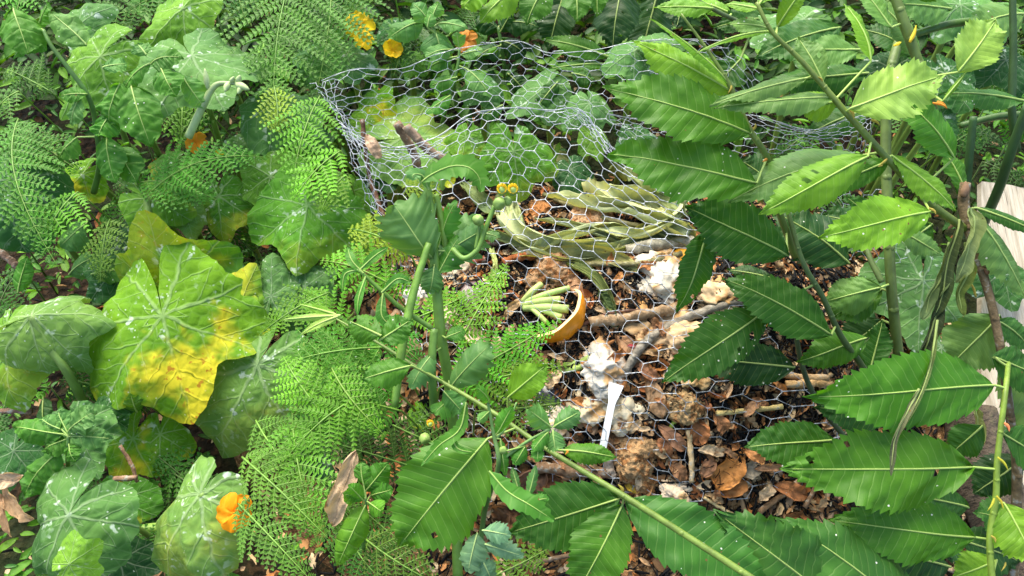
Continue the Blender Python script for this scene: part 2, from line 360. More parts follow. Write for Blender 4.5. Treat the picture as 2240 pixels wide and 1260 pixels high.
def squash_leaf(mb, at, tipd, R, n, bend=(.3, .3), fold=0.0, ruffle=.05, lobes=.09, notch=.2, cup=.05, off=.2, seed=0, crink=.012):
    """palmate leaf: at = where the petiole joins, tipd = direction of the middle lobe, R = radius (m)"""
    rng = random.Random(seed); ph = [rng.uniform(0, 6.28) for _ in range(8)]
    nt, nr = 168, 17
    th = np.linspace(-math.pi+.03, math.pi-.03, nt+1); rho = np.linspace(0, 1, nr+1)**.8
    sm = np.clip((math.pi-np.abs(th))/notch, 0, 1); sm = sm*sm*(3-2*sm)
    out = (1-off+off*np.cos(th))*(1+lobes*.6*np.cos(7*th)+lobes*1.1*np.cos(5*th)*np.clip(np.cos(th)+1.1, 0, 1)+.02*np.sin(13*th+ph[0])+.06*np.sin(3*th+ph[1])+.05*np.sin(2*th+ph[7]))*(.34+.66*sm)
    out *= 1+.022*np.abs(((th*44/6.283) % 1)-.5)*2 - .011
    Rr, Tt = np.meshgrid(rho, th, indexing='ij'); rr = R*Rr*out[None, :]
    x, y = rr*np.sin(Tt), rr*np.cos(Tt)
    uv = np.stack([x/(2.2*R)+.5, y/(2.2*R)+.5], -1); rn = rr/R
    z = crink*R*5*(np.abs(np.sin(3.5*Tt))**.7)*rn*(1-.5*rn) - .012*R
    z += crink*R*1.2*np.cos(rn*30-8*np.abs(np.sin(3.5*Tt)))*np.abs(np.sin(3.5*Tt))*np.clip(rn*2, 0, 1)
    z += ruffle*R*(rn**3)*(np.sin(5*Tt+ph[2])+.6*np.sin(9*Tt+ph[3])+.35*np.sin(17*Tt+ph[4]))
    z += crink*R*np.sin(x/R*17+ph[5])*np.cos(y/R*14+ph[6])*.8 + .11*R*np.sin(x/R*3.1+ph[0])*np.cos(y/R*2.7+ph[1])*np.clip(rn*1.5, 0, 1)
    z += cup*R*rn**2 + fold*np.abs(x)
    bx, by = bend
    if by:
        k = by/R; a = y*k; y = (1/k-z)*np.sin(a) if False else np.sin(a)/k + z*np.sin(a); z = z*np.cos(a) - (1-np.cos(a))/k
    if bx:
        k = bx/R; a = x*k; x = np.sin(a)/k + z*np.sin(a)*0; z = z - (1-np.cos(a))/k
    n = nz(n); ey = nz(np.asarray(tipd)-n*np.dot(tipd, n)); ex = np.cross(ey, n)
    A = at + ex*x[..., None] + ey*y[..., None] + n*z[..., None]
    mb.grid(A, uv, 0); return A

def fern(mb, ml, base, tip, hw, n, arch=.12, sp=.018, psp=.0095, curlt=.0, seed=0, tri=1.0, lean=.45, full=.15, bare=.04):
    """bracken frond: stalk into mb, leaflets into ml"""
    rng = random.Random(seed); L = np.linalg.norm(tip-base); a = nz(tip-base); s = nz(np.cross(n, a)); n = nz(np.cross(a, s))
    ts = np.linspace(0, 1, 25); sway = rng.uniform(-.05, .05)
    path = base + a*(L*ts)[:, None] + n*(arch*L*(4*ts*(1-ts))-curlt*L*ts**4)[:, None] + s*(sway*L*np.sin(ts*3.1))[:, None]
    mb.tube(path, [.0017, .0013, .0005], 6)
    t = bare
    while t < .985:
        c = np.array([np.interp(t, ts, path[:, k]) for k in range(3)]); c2 = np.array([np.interp(min(1, t+.03), ts, path[:, k]) for k in range(3)])
        T = nz(c2-c) if t < .97 else a; S = nz(np.cross(n, T)); Nn = np.cross(T, S)
        tt = (t-bare)/(1-bare); prof = min(1, tt/full+.55)*(1-tt)**.95
        pl = hw*prof+.004
        for sd in (-1, 1):
            l = pl*rng.uniform(.9, 1.08); al = lean*rng.uniform(.8, 1.25)
            d = nz(S*sd*math.cos(al)+T*math.sin(al)+Nn*rng.uniform(-.12, .12)); dn = nz(np.cross(d, np.cross(Nn, d))); droop = rng.uniform(.1, .35)
            m = max(4, int(l/psp)); ss = (np.arange(m)+.6)/m
            pp = c + d*(l*ss)[:, None] - dn*(droop*l*ss**2)[:, None] + T*(l*.12*ss**2)[:, None]
            mb.tube(np.vstack([c, pp[::max(1, m//4)], pp[-1]]), [.0009, .0004], 3, 0, cap=False) if l > .02 else None
            q = nz(np.cross(dn, d))
            wl = min(.0142, .115*hw+.0024)*tri*(1-ss**1.5*.8)*min(1, l/(hw*.45)+.15)
            pw = l/m*.47
            for s2 in (-1, 1):
                k = len(ss); e = (q*s2*.93+d*.30); e = e/np.linalg.norm(e); jr = np.array([rng.uniform(-.25, .15) for _ in range(k)])
                E = e[None, :]+dn[None, :]*jr[:, None]; W = d[None, :]*pw; wl_ = wl[:, None]
                v0 = pp-W*.8; v1 = pp+W*.8; v2 = pp+E*wl_*.55+W*.85; v3 = pp+E*wl_*1.08+W*.5-dn*wl_*.10; v4 = pp+E*wl_*.6-W*.55
                vm = pp+E*wl_*.5-dn*wl_*.10
                V = np.stack([v0, v1, v2, v3, v4, vm], 1).reshape(-1, 3)
                fs = []
                for i in range(k):
                    b = i*6; fs += [(b, b+1, b+2, b+5), (b+5, b+2, b+3, b+4), (b, b+5, b+4)]
                ml.add(V, fs)
        t += min(.0125, .10*hw+.0022)*2.1/L*(1-.5*t)
def hexpanel(mb, ctrl, cell=.036, wr=.00048, jitter=.004, seed=0, selv=(), flat=True):
    """chicken wire over a grid of 3-D control points ctrl[row][col]"""
    rng = random.Random(seed); Cg = np.array(ctrl, float); nr, nc = Cg.shape[:2]
    def dense(Q, ax, n):
        Q = np.moveaxis(Q, ax, 0); k = Q.shape[0]
        R = np.stack([crom(Q[:, j], n) for j in range(Q.shape[1])], 1); return np.moveaxis(R, 0, ax)
    D = dense(dense(Cg, 0, 10), 1, 10); H, W = D.shape[:2]
    lu = np.mean(np.sum(np.linalg.norm(np.diff(D, axis=1), axis=2), axis=1)); lv = np.mean(np.sum(np.linalg.norm(np.diff(D, axis=0), axis=2), axis=0))
    if isinstance(cell, tuple): nu, nv = cell
    else: nu, nv = max(3, int(lu/(cell*.87))), max(3, int(lv/cell))
    def S(u, v):
        fu, fv = min(max(u, 0), 1)*(W-1), min(max(v, 0), 1)*(H-1); i, j = int(min(fv, H-2)), int(min(fu, W-2)); a, b = fv-i, fu-j
        return (D[i, j]*(1-b)+D[i, j+1]*b)*(1-a)+(D[i+1, j]*(1-b)+D[i+1, j+1]*b)*a
    cache = {}
    def node(u, v):
        k = (round(u, 5), round(v, 5))
        if k not in cache:
            uu, vv = u+.18/nu*mn.noise(Vector((u*nu*.6, v*nv*.6, seed+.3))), v+.18/nv*mn.noise(Vector((u*nu*.6, v*nv*.6, seed+9.3)))
            p = S(uu, vv); q = Vector((u*nu*.35, v*nv*.35, seed)); cache[k] = p+np.array(mn.noise_vector(q))*jitter+np.array([rng.uniform(-1, 1) for _ in range(3)])*jitter*.18
        return cache[k]
    def seg(a, b, twist):
        if a[0] < -.01 or b[0] > 1.01 or min(a[1], b[1]) < -.005 or max(a[1], b[1]) > 1.005: return
        p, q = node(*a), node(*b); l = np.linalg.norm(q-p)
        if twist:
            d = nz(q-p); e = nz(np.cross(d, [.1, .2, .97])); f = np.cross(d, e); t = np.linspace(-.12, 1.12, 7); an = t*2.2*math.pi
            for o in (0, math.pi):
                mb.tube(p+(q-p)*t[:, None]+wr*.95*(np.cos(an+o)[:, None]*e+np.sin(an+o)[:, None]*f), wr*.85, 4, cap=False)
        else:
            b_ = np.array([rng.uniform(-1, 1) for _ in range(3)])*l*.05
            mb.tube([p, p+(q-p)*.5+b_, q], wr, 4, cap=False)
    # flat-topped hexagons: twisted edges run along u
    for i in range(-1, nu+1):
        off = .5 if i % 2 else 0
        for j in range(-1, nv+1):
            x0, x1, x2 = (i+.18)/nu, (i+.82)/nu, (i+1.18)/nu; y = (j+off)/nv
            seg((x0, y), (x1, y), True)
            seg((x1, y), (x2, (j+off+.5)/nv), False); seg((x1, y), (x2, (j+off-.5)/nv), False)
    for sd in selv:
        if sd == 'top': pts = [S(u, 0) for u in np.linspace(0, 1, 60)]
        elif sd == 'left': pts = [S(0, u) for u in np.linspace(0, 1, 60)]
        elif sd == 'right': pts = [S(1, u) for u in np.linspace(0, 1, 60)]
        else: pts = [S(u, 1) for u in np.linspace(0, 1, 60)]
        pts = np.array([p+np.array(mn.noise_vector(Vector(p*9)))*jitter*.7 for p in pts])
        for o in (0, math.pi):
            an = np.linspace(0, 50, 60)+o
            mb.tube(pts+wr*1.3*np.stack([np.cos(an), np.sin(an)*.6, np.sin(an)], 1), wr*1.0, 4)
    return S
def lump(mb, c, r, seed=0, flat=.7, rough=.28, sub=4, sx=1.0, ridge=1.0, fq=3.2, crease=0):
    import bmesh
    bm = bmesh.new(); bmesh.ops.create_icosphere(bm, subdivisions=sub, radius=1); o = Vector((seed*3.1, seed*1.7, seed))
    n = nz(V3(.1, .5, .85)); s = nz(np.cross(n, [math.cos(seed), math.sin(seed), .1])); t = np.cross(n, s); V = []; rq = random.Random(seed)
    FD_ = [(Vector((rq.gauss(0, 1), rq.gauss(0, 1), rq.gauss(0, 1))).normalized(), rq.uniform(1.4, 9.5), rq.uniform(0, 2)) for _ in range(16)]
    for v in bm.verts:
        q = v.co; a = mn.noise(q*1.3+o); b = 1-abs(mn.noise(q*fq+o))*2; b2 = 1-abs(mn.noise(q*fq*2.3+o*2))*2; b3 = mn.noise(q*fq*6+o)
        if crease:
            k = 1+rough*a*1.4+mn.noise(q*14+o)*.05
            for d, f, ph in FD_: k += crease/f**.7*(abs(((q.dot(d)*f+ph) % 2)-1)-.5)
            V.append(c + r*k*(s*q.x*sx+t*q.y+n*q.z*flat)); continue
        k = 1+rough*(a*1.3+ridge*(b*.55+b2*.3)+b3*.18-.2)
        V.append(c + r*k*(s*q.x*sx+t*q.y+n*q.z*flat))
    mb.add(V, [[l.index for l in f.verts] for f in bm.faces]); bm.free()

# ================================================================== SETTING
def ground_sheet():
    xs = np.concatenate([-np.geomspace(3, 30, 12)[::-1], np.linspace(-2.6, 2.6, 150), np.geomspace(3, 30, 12)])
    ys = np.concatenate([-np.geomspace(1, 20, 8)[::-1], np.linspace(-.3, 4.2, 140), np.geomspace(4.6, 40, 12)])
    A = np.array([[(x, y, ground(x, min(y, 6))) for x in xs] for y in ys])
    mb = MB(); mb.grid(A[:, ::-1]); tag(mb.build('ground', M['soil']), None, None, kind='structure')
ground_sheet()
def heap_mound():
    A = []
    for r in np.linspace(0, 1, 70):
        row = []
        for t in np.linspace(0, 2*math.pi, 150):
            x = .25+.95*r*math.cos(t); y = 1.1+.66*r*math.sin(t); row.append((x, y, heap(x, y)+.006-.05*max(0, r-.9)*10))
        A.append(row)
    mb = MB(); mb.grid(np.array(A)); o = mb.build('compost_heap', M['core'], origin=(.25, 1.1, 0))
    tag(o, 'brown crumbly compost heap under the sagging chicken wire', 'compost heap', kind='stuff')
heap_mound()
def scatter_litter():
    mb = MB(); rng = random.Random(3)
    pal = [(.16, .08, .03), (.22, .11, .045), (.34, .19, .08), (.46, .31, .16), (.28, .10, .03), (.09, .05, .022), (.40, .25, .13), (.60, .46, .28), (.38, .15, .04), (.44, .20, .07), (.48, .24, .09), (.56, .42, .26), (.50, .36, .20), (.30, .20, .12)]
    i = 0
    while i < 20000:
        if i % 5 < 4: x, y = .3+rng.gauss(0, .33), .98+rng.gauss(0, .25)
        else: x, y = rng.uniform(-1.5, 1.6), rng.uniform(.35, 2.6)
        i += 1; z = heap(x, y)+.008+rng.uniform(0, .012); c = np.array([x, y, z]); an = rng.uniform(0, 6.28)
        e = .02; nrm = nz([-(heap(x+e, y)-heap(x-e, y))/(2*e), -(heap(x, y+e)-heap(x, y-e))/(2*e), 1]+np.array([rng.gauss(0, .35), rng.gauss(0, .35), 0]))
        d = nz(np.cross(nrm, [math.cos(an), math.sin(an), .2])); s = np.cross(nrm, d)
        k = rng.random(); col = rng.choice(pal); q = rng.uniform(.7, 1.3); col = tuple(v*q for v in col)
        if k < .58:     # splinter
            l, wd = rng.uniform(.012, .05), rng.uniform(.0015, .005)
            mb.tube([c-d*l/2, c+nrm*rng.uniform(0, .003), c+d*l/2], [wd*.6, wd*.7, wd*.4], 4); mb.col[-1][:] = col
        else:           # flake of bark or leaf, bent
            hq = 1.0 if rng.random() < .8 else 1.5; l, wd = rng.uniform(.010, .034)*hq, rng.uniform(.006, .018)*hq; b = rng.uniform(-.4, .6)*l
            u = np.linspace(-1, 1, 5)[:, None, None]; v = np.linspace(-1, 1, 4)[None, :, None]
            A = c + d*u*l/2*(1-.25*v*v) + s*v*wd/2*(1-.55*u*u) + nrm*(b*.5*v*v - .3*b*u*u*(1 if i % 2 else -1) + .0015*np.sin(u*7+i))
            mb.grid(A, None, 0, col)
    tag(mb.build('leaf_litter', M['litter'], vcol=True), 'brown wood chips, bark flakes and leaf crumbs strewn over heap and soil', 'litter', kind='stuff')
scatter_litter()
def undergrowth():
    mb = MB(); rng = random.Random(5); n = 0
    pal = [(.03, .12, .010), (.06, .20, .012), (.10, .28, .015), (.04, .14, .02), (.13, .30, .02)]
    while n < 15000:
        x, y = rng.uniform(-1.7, 1.9), rng.uniform(.35, 3.9)
        if mound(x, y) > .02 and not (x > .75 and rng.random() < .3): continue
        if y < 1.2 and rng.random() < .4: continue
        if x > .0 and y < .9: continue
        n += 1; h = rng.uniform(.01, .10) + (rng.uniform(0, .30)*min(1, (y-1.2)/.6) if y > 1.2 else 0); c = np.array([x, y, ground(x, y)+h])
        an = rng.uniform(0, 6.28); d = nz([math.cos(an), math.sin(an), rng.uniform(-.5, .5)]); s = nz(np.cross([rng.gauss(0, .3), rng.gauss(0, .3), 1], d)); nr = np.cross(d, s)
        l = rng.uniform(.015, .045)*(1.9 if y > 1.8 else 1); wd = l*rng.uniform(.25, .6)
        u = np.linspace(0, 1, 6)[:, None, None]; v = np.linspace(-1, 1, 3)[None, :, None]; pr = (u**.5)*((1-u)**.7)*1.9
        q = rng.uniform(.7, 1.25)*(.6 if y > 1.9 else 1); col = tuple(a*q for a in rng.choice(pal))  # back leaves get a darker colour, painting in the deeper shade there
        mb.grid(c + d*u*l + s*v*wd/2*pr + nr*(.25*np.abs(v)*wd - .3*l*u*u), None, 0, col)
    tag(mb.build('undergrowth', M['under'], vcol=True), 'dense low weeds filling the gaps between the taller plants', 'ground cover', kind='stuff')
undergrowth()
def plank():
    a, b = P(2147, 1085, 1.60), P(2147, 398, 1.80); ln = nz(b-a); r = nz(RT-ln*np.dot(RT, ln)); n = np.cross(r, ln); L = np.linalg.norm(b-a)
    mb = MB(); th = .018; rng = random.Random(2)
    for face in (0, 1):
        A = np.array([[a + ln*L*t + r*x + n*(-th*face + .001*math.sin(x*40)) + ln*.004*rng.random()*(t in (0, 1)) for t in np.linspace(0, 1, 14)] for x in np.linspace(0, .42, 20)])
        mb.grid(A if face else A[::-1])
    c = [[a+ln*L*t+r*x-n*th*f for f in (0, 1)] for t, x in ((0, 0), (1, 0), (1, .42), (0, .42))]
    for i in range(4):
        j = (i+1) % 4; mb.add([c[i][0], c[j][0], c[j][1], c[i][1]], [(0, 1, 2, 3)])
    o = mb.build('wooden_board', M['board'], origin=a, smooth=False); tag(o, 'weathered grey wooden board lying behind the chestnut stems at the right edge', 'board')
    mb = MB(); c0, c1 = P(2120, 900, 1.62), P(2200, 1270, 1.5); mb.tube(crom([c0, (c0+c1)/2+[0, 0, .01], c1+[0.05, -.1, 0]], 10), [.05, .06, .055], 14)
    o = mb.build('log', M['logbark'], origin=c0, tint=(.09, .07, .05)); tag(o, 'rough barked grey brown log on the ground below the wooden board', 'log')
plank()

# ================================================================== HEAP CONTENTS
def at_heap(px, py, lift): return PH(px, py, lift)
def stick(name, label, cat, pts, r, tint, mat='bark', lift=.034, group=None, knots=True):
    """pts: photo pixels followed onto the heap, or (px,py,depth)"""
    q = [at_heap(p[0], p[1], lift+(p[2] if len(p) > 2 else 0)) if (len(p) < 3 or p[2] < .5) else P(*p) for p in pts]
    path = crom(q, 8); rng = random.Random(len(label)+pts[0][0]); rr = pxm(r, path[0])
    for k in range(len(path)): path[k] = path[k]+np.array([rng.gauss(0, 1) for _ in range(3)])*rr*.10
    rad = [rr*(1+rng.uniform(-.14, .14)) for _ in range(len(path))]
    mb = MB(); mb.tube(path, rad, 10)
    if knots and r > 6:
        for _ in range(2):
            k = rng.randrange(2, len(path)-2); lump(mb, path[k]+cn()*rr*.5, rr*.7, rng.randrange(99), 1, .3, 2)
    o = mb.build(name, M[mat], origin=path[0], tint=tint); tag(o, label, cat, group); return o
def scrap(name, label, cat, px, py, wpx, tint, mat='paper', seed=1, flat=.6, rough=.3, sx=1.0, lift=.01, sub=5, ridge=1.0, fq=3.2, group=None, crease=0):
    c = at_heap(px, py, lift); mb = MB(); lump(mb, c, pxm(wpx/2, c), seed, flat, rough, sub, sx, ridge, fq, crease)
    o = mb.build(name, M[mat], origin=c, tint=tint); tag(o, label, cat, group)
g = 'crumpled cream paper wads on the compost'
W_, TAN = (.80, .74, .62), (.62, .46, .28)
for a in [
 (1318, 800, 96, (.64, .59, .50), 11, 'big white paper wad above the plastic strip'), (1370, 902, 78, (.68, .60, .42), 12, 'pale yellowish paper wad right of the plastic strip'),
 (1288, 880, 80, (.74, .60, .38), 13, 'cream and brown stained paper wad below the big white one'), (1010, 590, 88, (.76, .64, .44), 14, 'cream paper wad left of the dark fruit skin'),
 (920, 650, 60, (.78, .72, .62), 15, 'pale paper wad seen behind the tall thistle stem'), (1462, 612, 110, (.64, .58, .46), 16, 'white paper wad under the chestnut leaf beside the orange peel'),
 (1222, 912, 62, (.72, .60, .42), 17, 'small ruffled cream wad under the charcoal lump'), (1488, 745, 120, (.66, .46, .26), 18, 'tall tan paper wad below the branching stick'),
 (1405, 715, 70, (.55, .36, .18), 19, 'tan wad between the brown and the grey stick'), (1515, 815, 62, (.62, .44, .22), 20, 'folded tan wad below the lime spotted leaf'),
 (1560, 645, 88, (.66, .48, .28), 21, 'tan wad behind the thin brown stick'), (985, 690, 58, (.74, .62, .44), 22, 'flattened cream wad under the dark fruit skin'),
 (1480, 1072, 56, (.62, .50, .36), 23, 'ruffled beige wad at the bottom edge of the heap')]:
    scrap('paper_wad', a[5], 'paper wad', a[0], a[1], a[2]*1.1, a[3], 'paper', a[4], .50, .36, 1.0, .017, 5, 2.6, 1.9, g, .26)
for a in [(1385, 990, 92, (.46, .28, .13), 31, 'round brown fibrous clump at the foot of the plastic strip'), (1500, 880, 74, (.48, .32, .15), 32, 'golden brown fibrous clump near the yellow straw'),
          (1405, 1045, 56, (.42, .24, .10), 33, 'small brown fibrous clump under the round one'), (1212, 598, 92, (.40, .24, .12), 34, 'flat brown fibrous patch above the green stalks'),
          (1298, 492, 92, (.56, .34, .18), 35, 'orange tan fibrous patch between the wilted leaves'), (1185, 465, 48, (.50, .22, .07), 36, 'small rusty brown clump beside the curled wilted leaf'),
          (1245, 770, 50, (.46, .28, .14), 37, 'loose brown clump above the big white paper wad'), (1380, 575, 46, (.42, .20, .08), 38, 'rusty brown clump below the pale lichen stick')]:
    scrap('rotting_scrap', a[5], 'food scrap', a[0], a[1], a[2], a[3], 'husk', a[4], .65, .34, 1.1, .01, 5, 1.2, 5.5, 'fibrous rotting scraps on the compost')
scrap('fruit_skin', 'dark brown glossy piece of fruit skin left of the fern tips', 'food scrap', 1042, 650, 74, (.07, .03, .025), 'skin', 41, .35, .16, 1.1, .02, 4, .5)
scrap('charred_scrap', 'charcoal black lump beside the ruffled cream wad', 'food scrap', 1203, 862, 58, (.025, .024, .027), 'skin', 42, .7, .2, 1.0, .012, 4, .8)
scrap('bread_crust', 'reddish brown gritty crust below the heap beside the chestnut stem', 'food scrap', 1210, 1052, 74, (.20, .08, .035), 'husk', 43, .45, .12, 1.3, .012)
scrap('orange_peel', 'bright orange scrap of peel above the white paper wad', 'peel', 1493, 558, 36, (.85, .38, .01), 'peel', 44, .4, .1, 1.2, .03, 3)
scrap('orange_peel', 'orange scrap of peel right of the big white paper wad', 'peel', 1352, 833, 26, (.62, .22, .03), 'peel', 45, .4, .1, 1, .02, 3)
def rind():
    c = at_heap(1214, 682, .055); R = pxm(70, c); ax = nz(V3(-.60, .66, .45)); e1 = nz(V3(1, 0, 0)-ax*np.dot(V3(1, 0, 0), ax)); e2 = np.cross(ax, e1)
    mo, mi = MB(), MB(); out, inn = [], []; n = 46
    for i, a in enumerate(np.linspace(-2.75, .62, n)):
        k = math.sin((i+.6)/(n+.2)*math.pi)**.45; d = e1*math.cos(a)+e2*math.sin(a); wob = 1+.02*math.sin(a*7)
        out.append([c + R*wob*(d*math.cos(b)-ax*math.sin(b)*.9) for b in np.linspace(0, .95*k+.02, 12)])
        inn.append([c + R*wob*(d*math.cos(b)*(1-.15*k)-ax*(math.sin(b)*.72)) for b in np.linspace(0, .95*k+.02, 12)])
    A, B = np.array(out), np.array(inn); mo.grid(A); mi.grid(B[::-1]); mi.grid(np.stack([A[:, 0], (A[:, 0]+B[:, 0])/2+ax*R*.015, B[:, 0]], 1)); mi.grid(np.stack([B[:, -1], A[:, -1]], 1)); mo.grid(np.stack([B[0], A[0]], 1)); mo.grid(np.stack([A[-1], B[-1]], 1))
    t0 = thing('grapefruit_rind', 'hollowed orange grapefruit rind lying open in the middle of the heap', 'fruit rind', c)
    mo.build('peel', M['peel'], t0, tint=(.86, .30, .008)); mi.build('pith', M['pith'], t0, tint=(.72, .52, .26))
rind()
def stalks():
    c = at_heap(1165, 665, .02); t0 = thing('leek_stalks', 'bunch of cut pale green stalks pointing at the grapefruit rind', 'vegetable', c)
    for (x, y, r) in [(1246, 630, 7), (1226, 655, 9), (1244, 676, 10), (1228, 694, 8), (1184, 622, 8), (1196, 706, 6)]:
        e = at_heap(x, y, .045); b = at_heap(1140+random.uniform(0, 14), 668+random.uniform(-10, 10), .03); mb = MB(); rr = pxm(r, c)
        m = (b+e)/2+cn()*.008; mb.tube(crom([b, m, e], 7), [rr*.7, rr*.9, rr*.9], 12, flute=.05)
        mb.build('stalk', M['stem'], t0, tint=jit((.42, .55, .16)))
    for p in ([(1228, 800), (1262, 795), (1290, 782)], [(1225, 812), (1258, 806), (1288, 797)]):
        stick('green_stalk', 'pale green cut stalk %s the big white paper wad' % ('lying upper left of' if p[0][1] == 800 else 'lying left of'), 'vegetable', p, 7, (.34, .46, .10), 'stem', .02, knots=False)
    stick('green_stalk', 'short bright green stalk in the wood chips right of the fibrous clump', 'vegetable', [(1462, 945), (1478, 918)], 5, (.30, .42, .05), 'stem', .02, knots=False)
stalks()
def strip():
    pts = [(1348, 842, .075), (1338, 885, .068), (1326, 945, .055), (1318, 985, .04)]; q = np.array([PH(x, y, l) for x, y, l in pts]); path = crom(q, 6)
    mb = MB(); w0 = np.interp(np.linspace(0, 1, len(path)), [0, .25, .3, 1], [17, 11, 8, 8]); n = cn(-.1, .75, .7); A = []
    for k, p in enumerate(path):
        T = nz(path[min(k+1, len(path)-1)]-path[max(k-1, 0)]); s = nz(np.cross(n, T)); h = pxm(w0[k], p)
        A.append([p-s*h, p-s*h+n*.003, p+s*h+n*.003, p+s*h, p-s*h])
    A = np.array(A); mb.grid(A); mb.add(A[0, :4], [(0, 1, 2, 3)]); mb.add(A[-1, :4], [(3, 2, 1, 0)])
    tag(mb.build('plastic_strip', M['plastic'], origin=path[0], tint=(.86, .86, .84), smooth=False), 'white plastic strip standing out of the paper wads', 'plastic strip')
strip()
for a in [
 ('lichen_stick', 'pale lichen spotted stick lying below the wilted leaves', [(1370, 548), (1440, 535), (1515, 528)], 13, (.36, .33, .24)),
 ('brown_stick', 'thick brown stick ending in the thicket above the grapefruit rind', [(1290, 705), (1360, 698), (1430, 684), (1480, 674)], 13, (.30, .20, .11)),
 ('branching_stick', 'grey crooked stick running down to the golden clump', [(1368, 812), (1405, 755), (1460, 715), (1540, 682), (1640, 648)], 10, (.26, .23, .18)),
 ('thin_stick', 'thin dark brown stick crossing behind the white paper wad', [(1440, 628), (1540, 640), (1650, 665), (1700, 676)], 6, (.17, .09, .05)),
 ('thin_stick', 'thin dark stick arching over the grapefruit rind', [(1165, 742), (1250, 722), (1320, 690), (1400, 678)], 4, (.12, .06, .04)),
 ('yellow_straw', 'yellow straw lying at the right of the golden fibrous clump', [(1568, 905), (1640, 897), (1712, 890)], 6, (.58, .46, .18)),
 ('brown_stick', 'broken brown stick just above the reddish crust', [(1170, 1020), (1260, 1030), (1335, 1036)], 13, (.22, .13, .07)),
 ('grey_stick', 'short grey stick end below the plastic strip', [(1325, 990), (1338, 1045)], 12, (.36, .29, .22)),
 ('yellow_straw', 'pale straw slanting at the bottom edge of the heap', [(1540, 1088), (1572, 1108), (1604, 1126)], 4, (.56, .42, .20)),
 ('yellow_straw', 'upright pale straw among the orange dry leaves', [(1506, 940), (1512, 1000), (1514, 1055)], 6, (.52, .38, .20)),
 ('tan_lath', 'upper tan lath on the soil under the lime spotted leaf', [(1655, 803), (1730, 822), (1812, 828)], 8, (.46, .30, .15)),
 ('tan_lath', 'lower tan lath on the soil under the lime spotted leaf', [(1720, 842), (1770, 838), (1820, 840)], 9, (.48, .30, .13)),
 ('tan_lath', 'short light tan lath behind the big lower right leaves', [(1900, 775), (1955, 762)], 12, (.56, .36, .14)),
 ('dark_twig', 'long pale stem trailing right under the wilted leaves', [(1000, 470), (1140, 545), (1260, 575), (1400, 575), (1490, 555)], 5, (.22, .20, .09)),
 ('dark_twig', 'olive brown stem crossing between the wilted leaves', [(1190, 425), (1300, 470), (1420, 500), (1500, 520)], 5, (.20, .18, .08)),
 ('red_stalk', 'reddish brown stalk beside the rusty pods above the green stalks', [(1030, 580), (1062, 566)], 8, (.22, .06, .03)),
 ('red_stalk', 'rusty red curled pod above the brown fibrous patch', [(1100, 575), (1135, 562), (1175, 560)], 9, (.36, .11, .03)),
 ('red_stalk', 'small dark red stalk below the brown stick', [(1372, 755), (1402, 762)], 5, (.30, .03, .04)),
 ('dark_twig', 'long dark twig under the wilted leaves left of the heap', [(990, 545), (1070, 535), (1150, 520)], 6, (.12, .08, .06)),
 ('brown_stick', 'brown stick half buried left of the round fibrous clump', [(1240, 975), (1290, 985), (1330, 1000)], 10, (.24, .14, .07)),
 ('dark_twig', 'dark twig poking up under the paper wad at the lower chestnut shoot', [(1120, 1240), (1240, 1215), (1330, 1190)], 5, (.15, .10, .06)),
 ('dark_twig', 'brown twig on the soil below the right end of the wire', [(1660, 1120), (1740, 1060), (1790, 1010)], 6, (.20, .12, .06)),
 ('dark_twig', 'second brown twig on the soil right of the wire', [(1760, 1110), (1800, 1040), (1830, 1000)], 5, (.18, .11, .06))]:
    stick(a[0], a[1], 'twig' if 'twig' in a[0] else ('straw' if 'straw' in a[0] else ('lath' if 'lath' in a[0] else 'stick')), a[2], a[3], a[4])
for a in [
 ('cut_branch', 'left of the two cut brown branches leaning at the back of the bin', [(868, 268, 1.60), (895, 315, 1.63), (918, 372, 1.66)], 10, (.26, .17, .10)),
 ('cut_branch', 'right cut branch with split end leaning at the back of the bin', [(888, 276, 1.58), (935, 325, 1.60), (990, 358, 1.62), (1060, 395, 1.65)], 10, (.32, .22, .14)),
 ('dark_twig', 'thin dark upright twig behind the left fold of the wire', [(792, 262, 1.62), (800, 330, 1.63), (812, 400, 1.65), (850, 500, 1.62)], 5, (.14, .07, .04)),
 ('dark_twig', 'forked brown twig among the yellow leaves at the lower left', [(262, 975, 1.40), (285, 1010, 1.40), (300, 1055, 1.40)], 4, (.24, .14, .08)),
 ('dark_twig', 'short broken brown twig left of the drooping squash leaf', [(250, 1048, 1.36), (300, 1045, 1.36)], 6, (.26, .16, .10)),
 ('dark_twig', 'grey twig on the soil left of the drooping squash leaf', [(262, 1152, 1.50), (300, 1130, 1.50), (332, 1108, 1.50)], 8, (.22, .19, .15)),
 ('dark_twig', 'brown twig on the soil at the left edge', [(-10, 545, 1.74), (30, 575, 1.74), (55, 600, 1.74)], 8, (.28, .17, .11)),
 ('dark_twig', 'thin twig crossing the gap under the arching squash leaf', [(0, 898, 1.5), (70, 900, 1.5)], 6, (.24, .14, .09))]:
    stick(a[0], a[1], 'twig' if 'twig' in a[0] else 'branch', a[2], a[3], a[4])
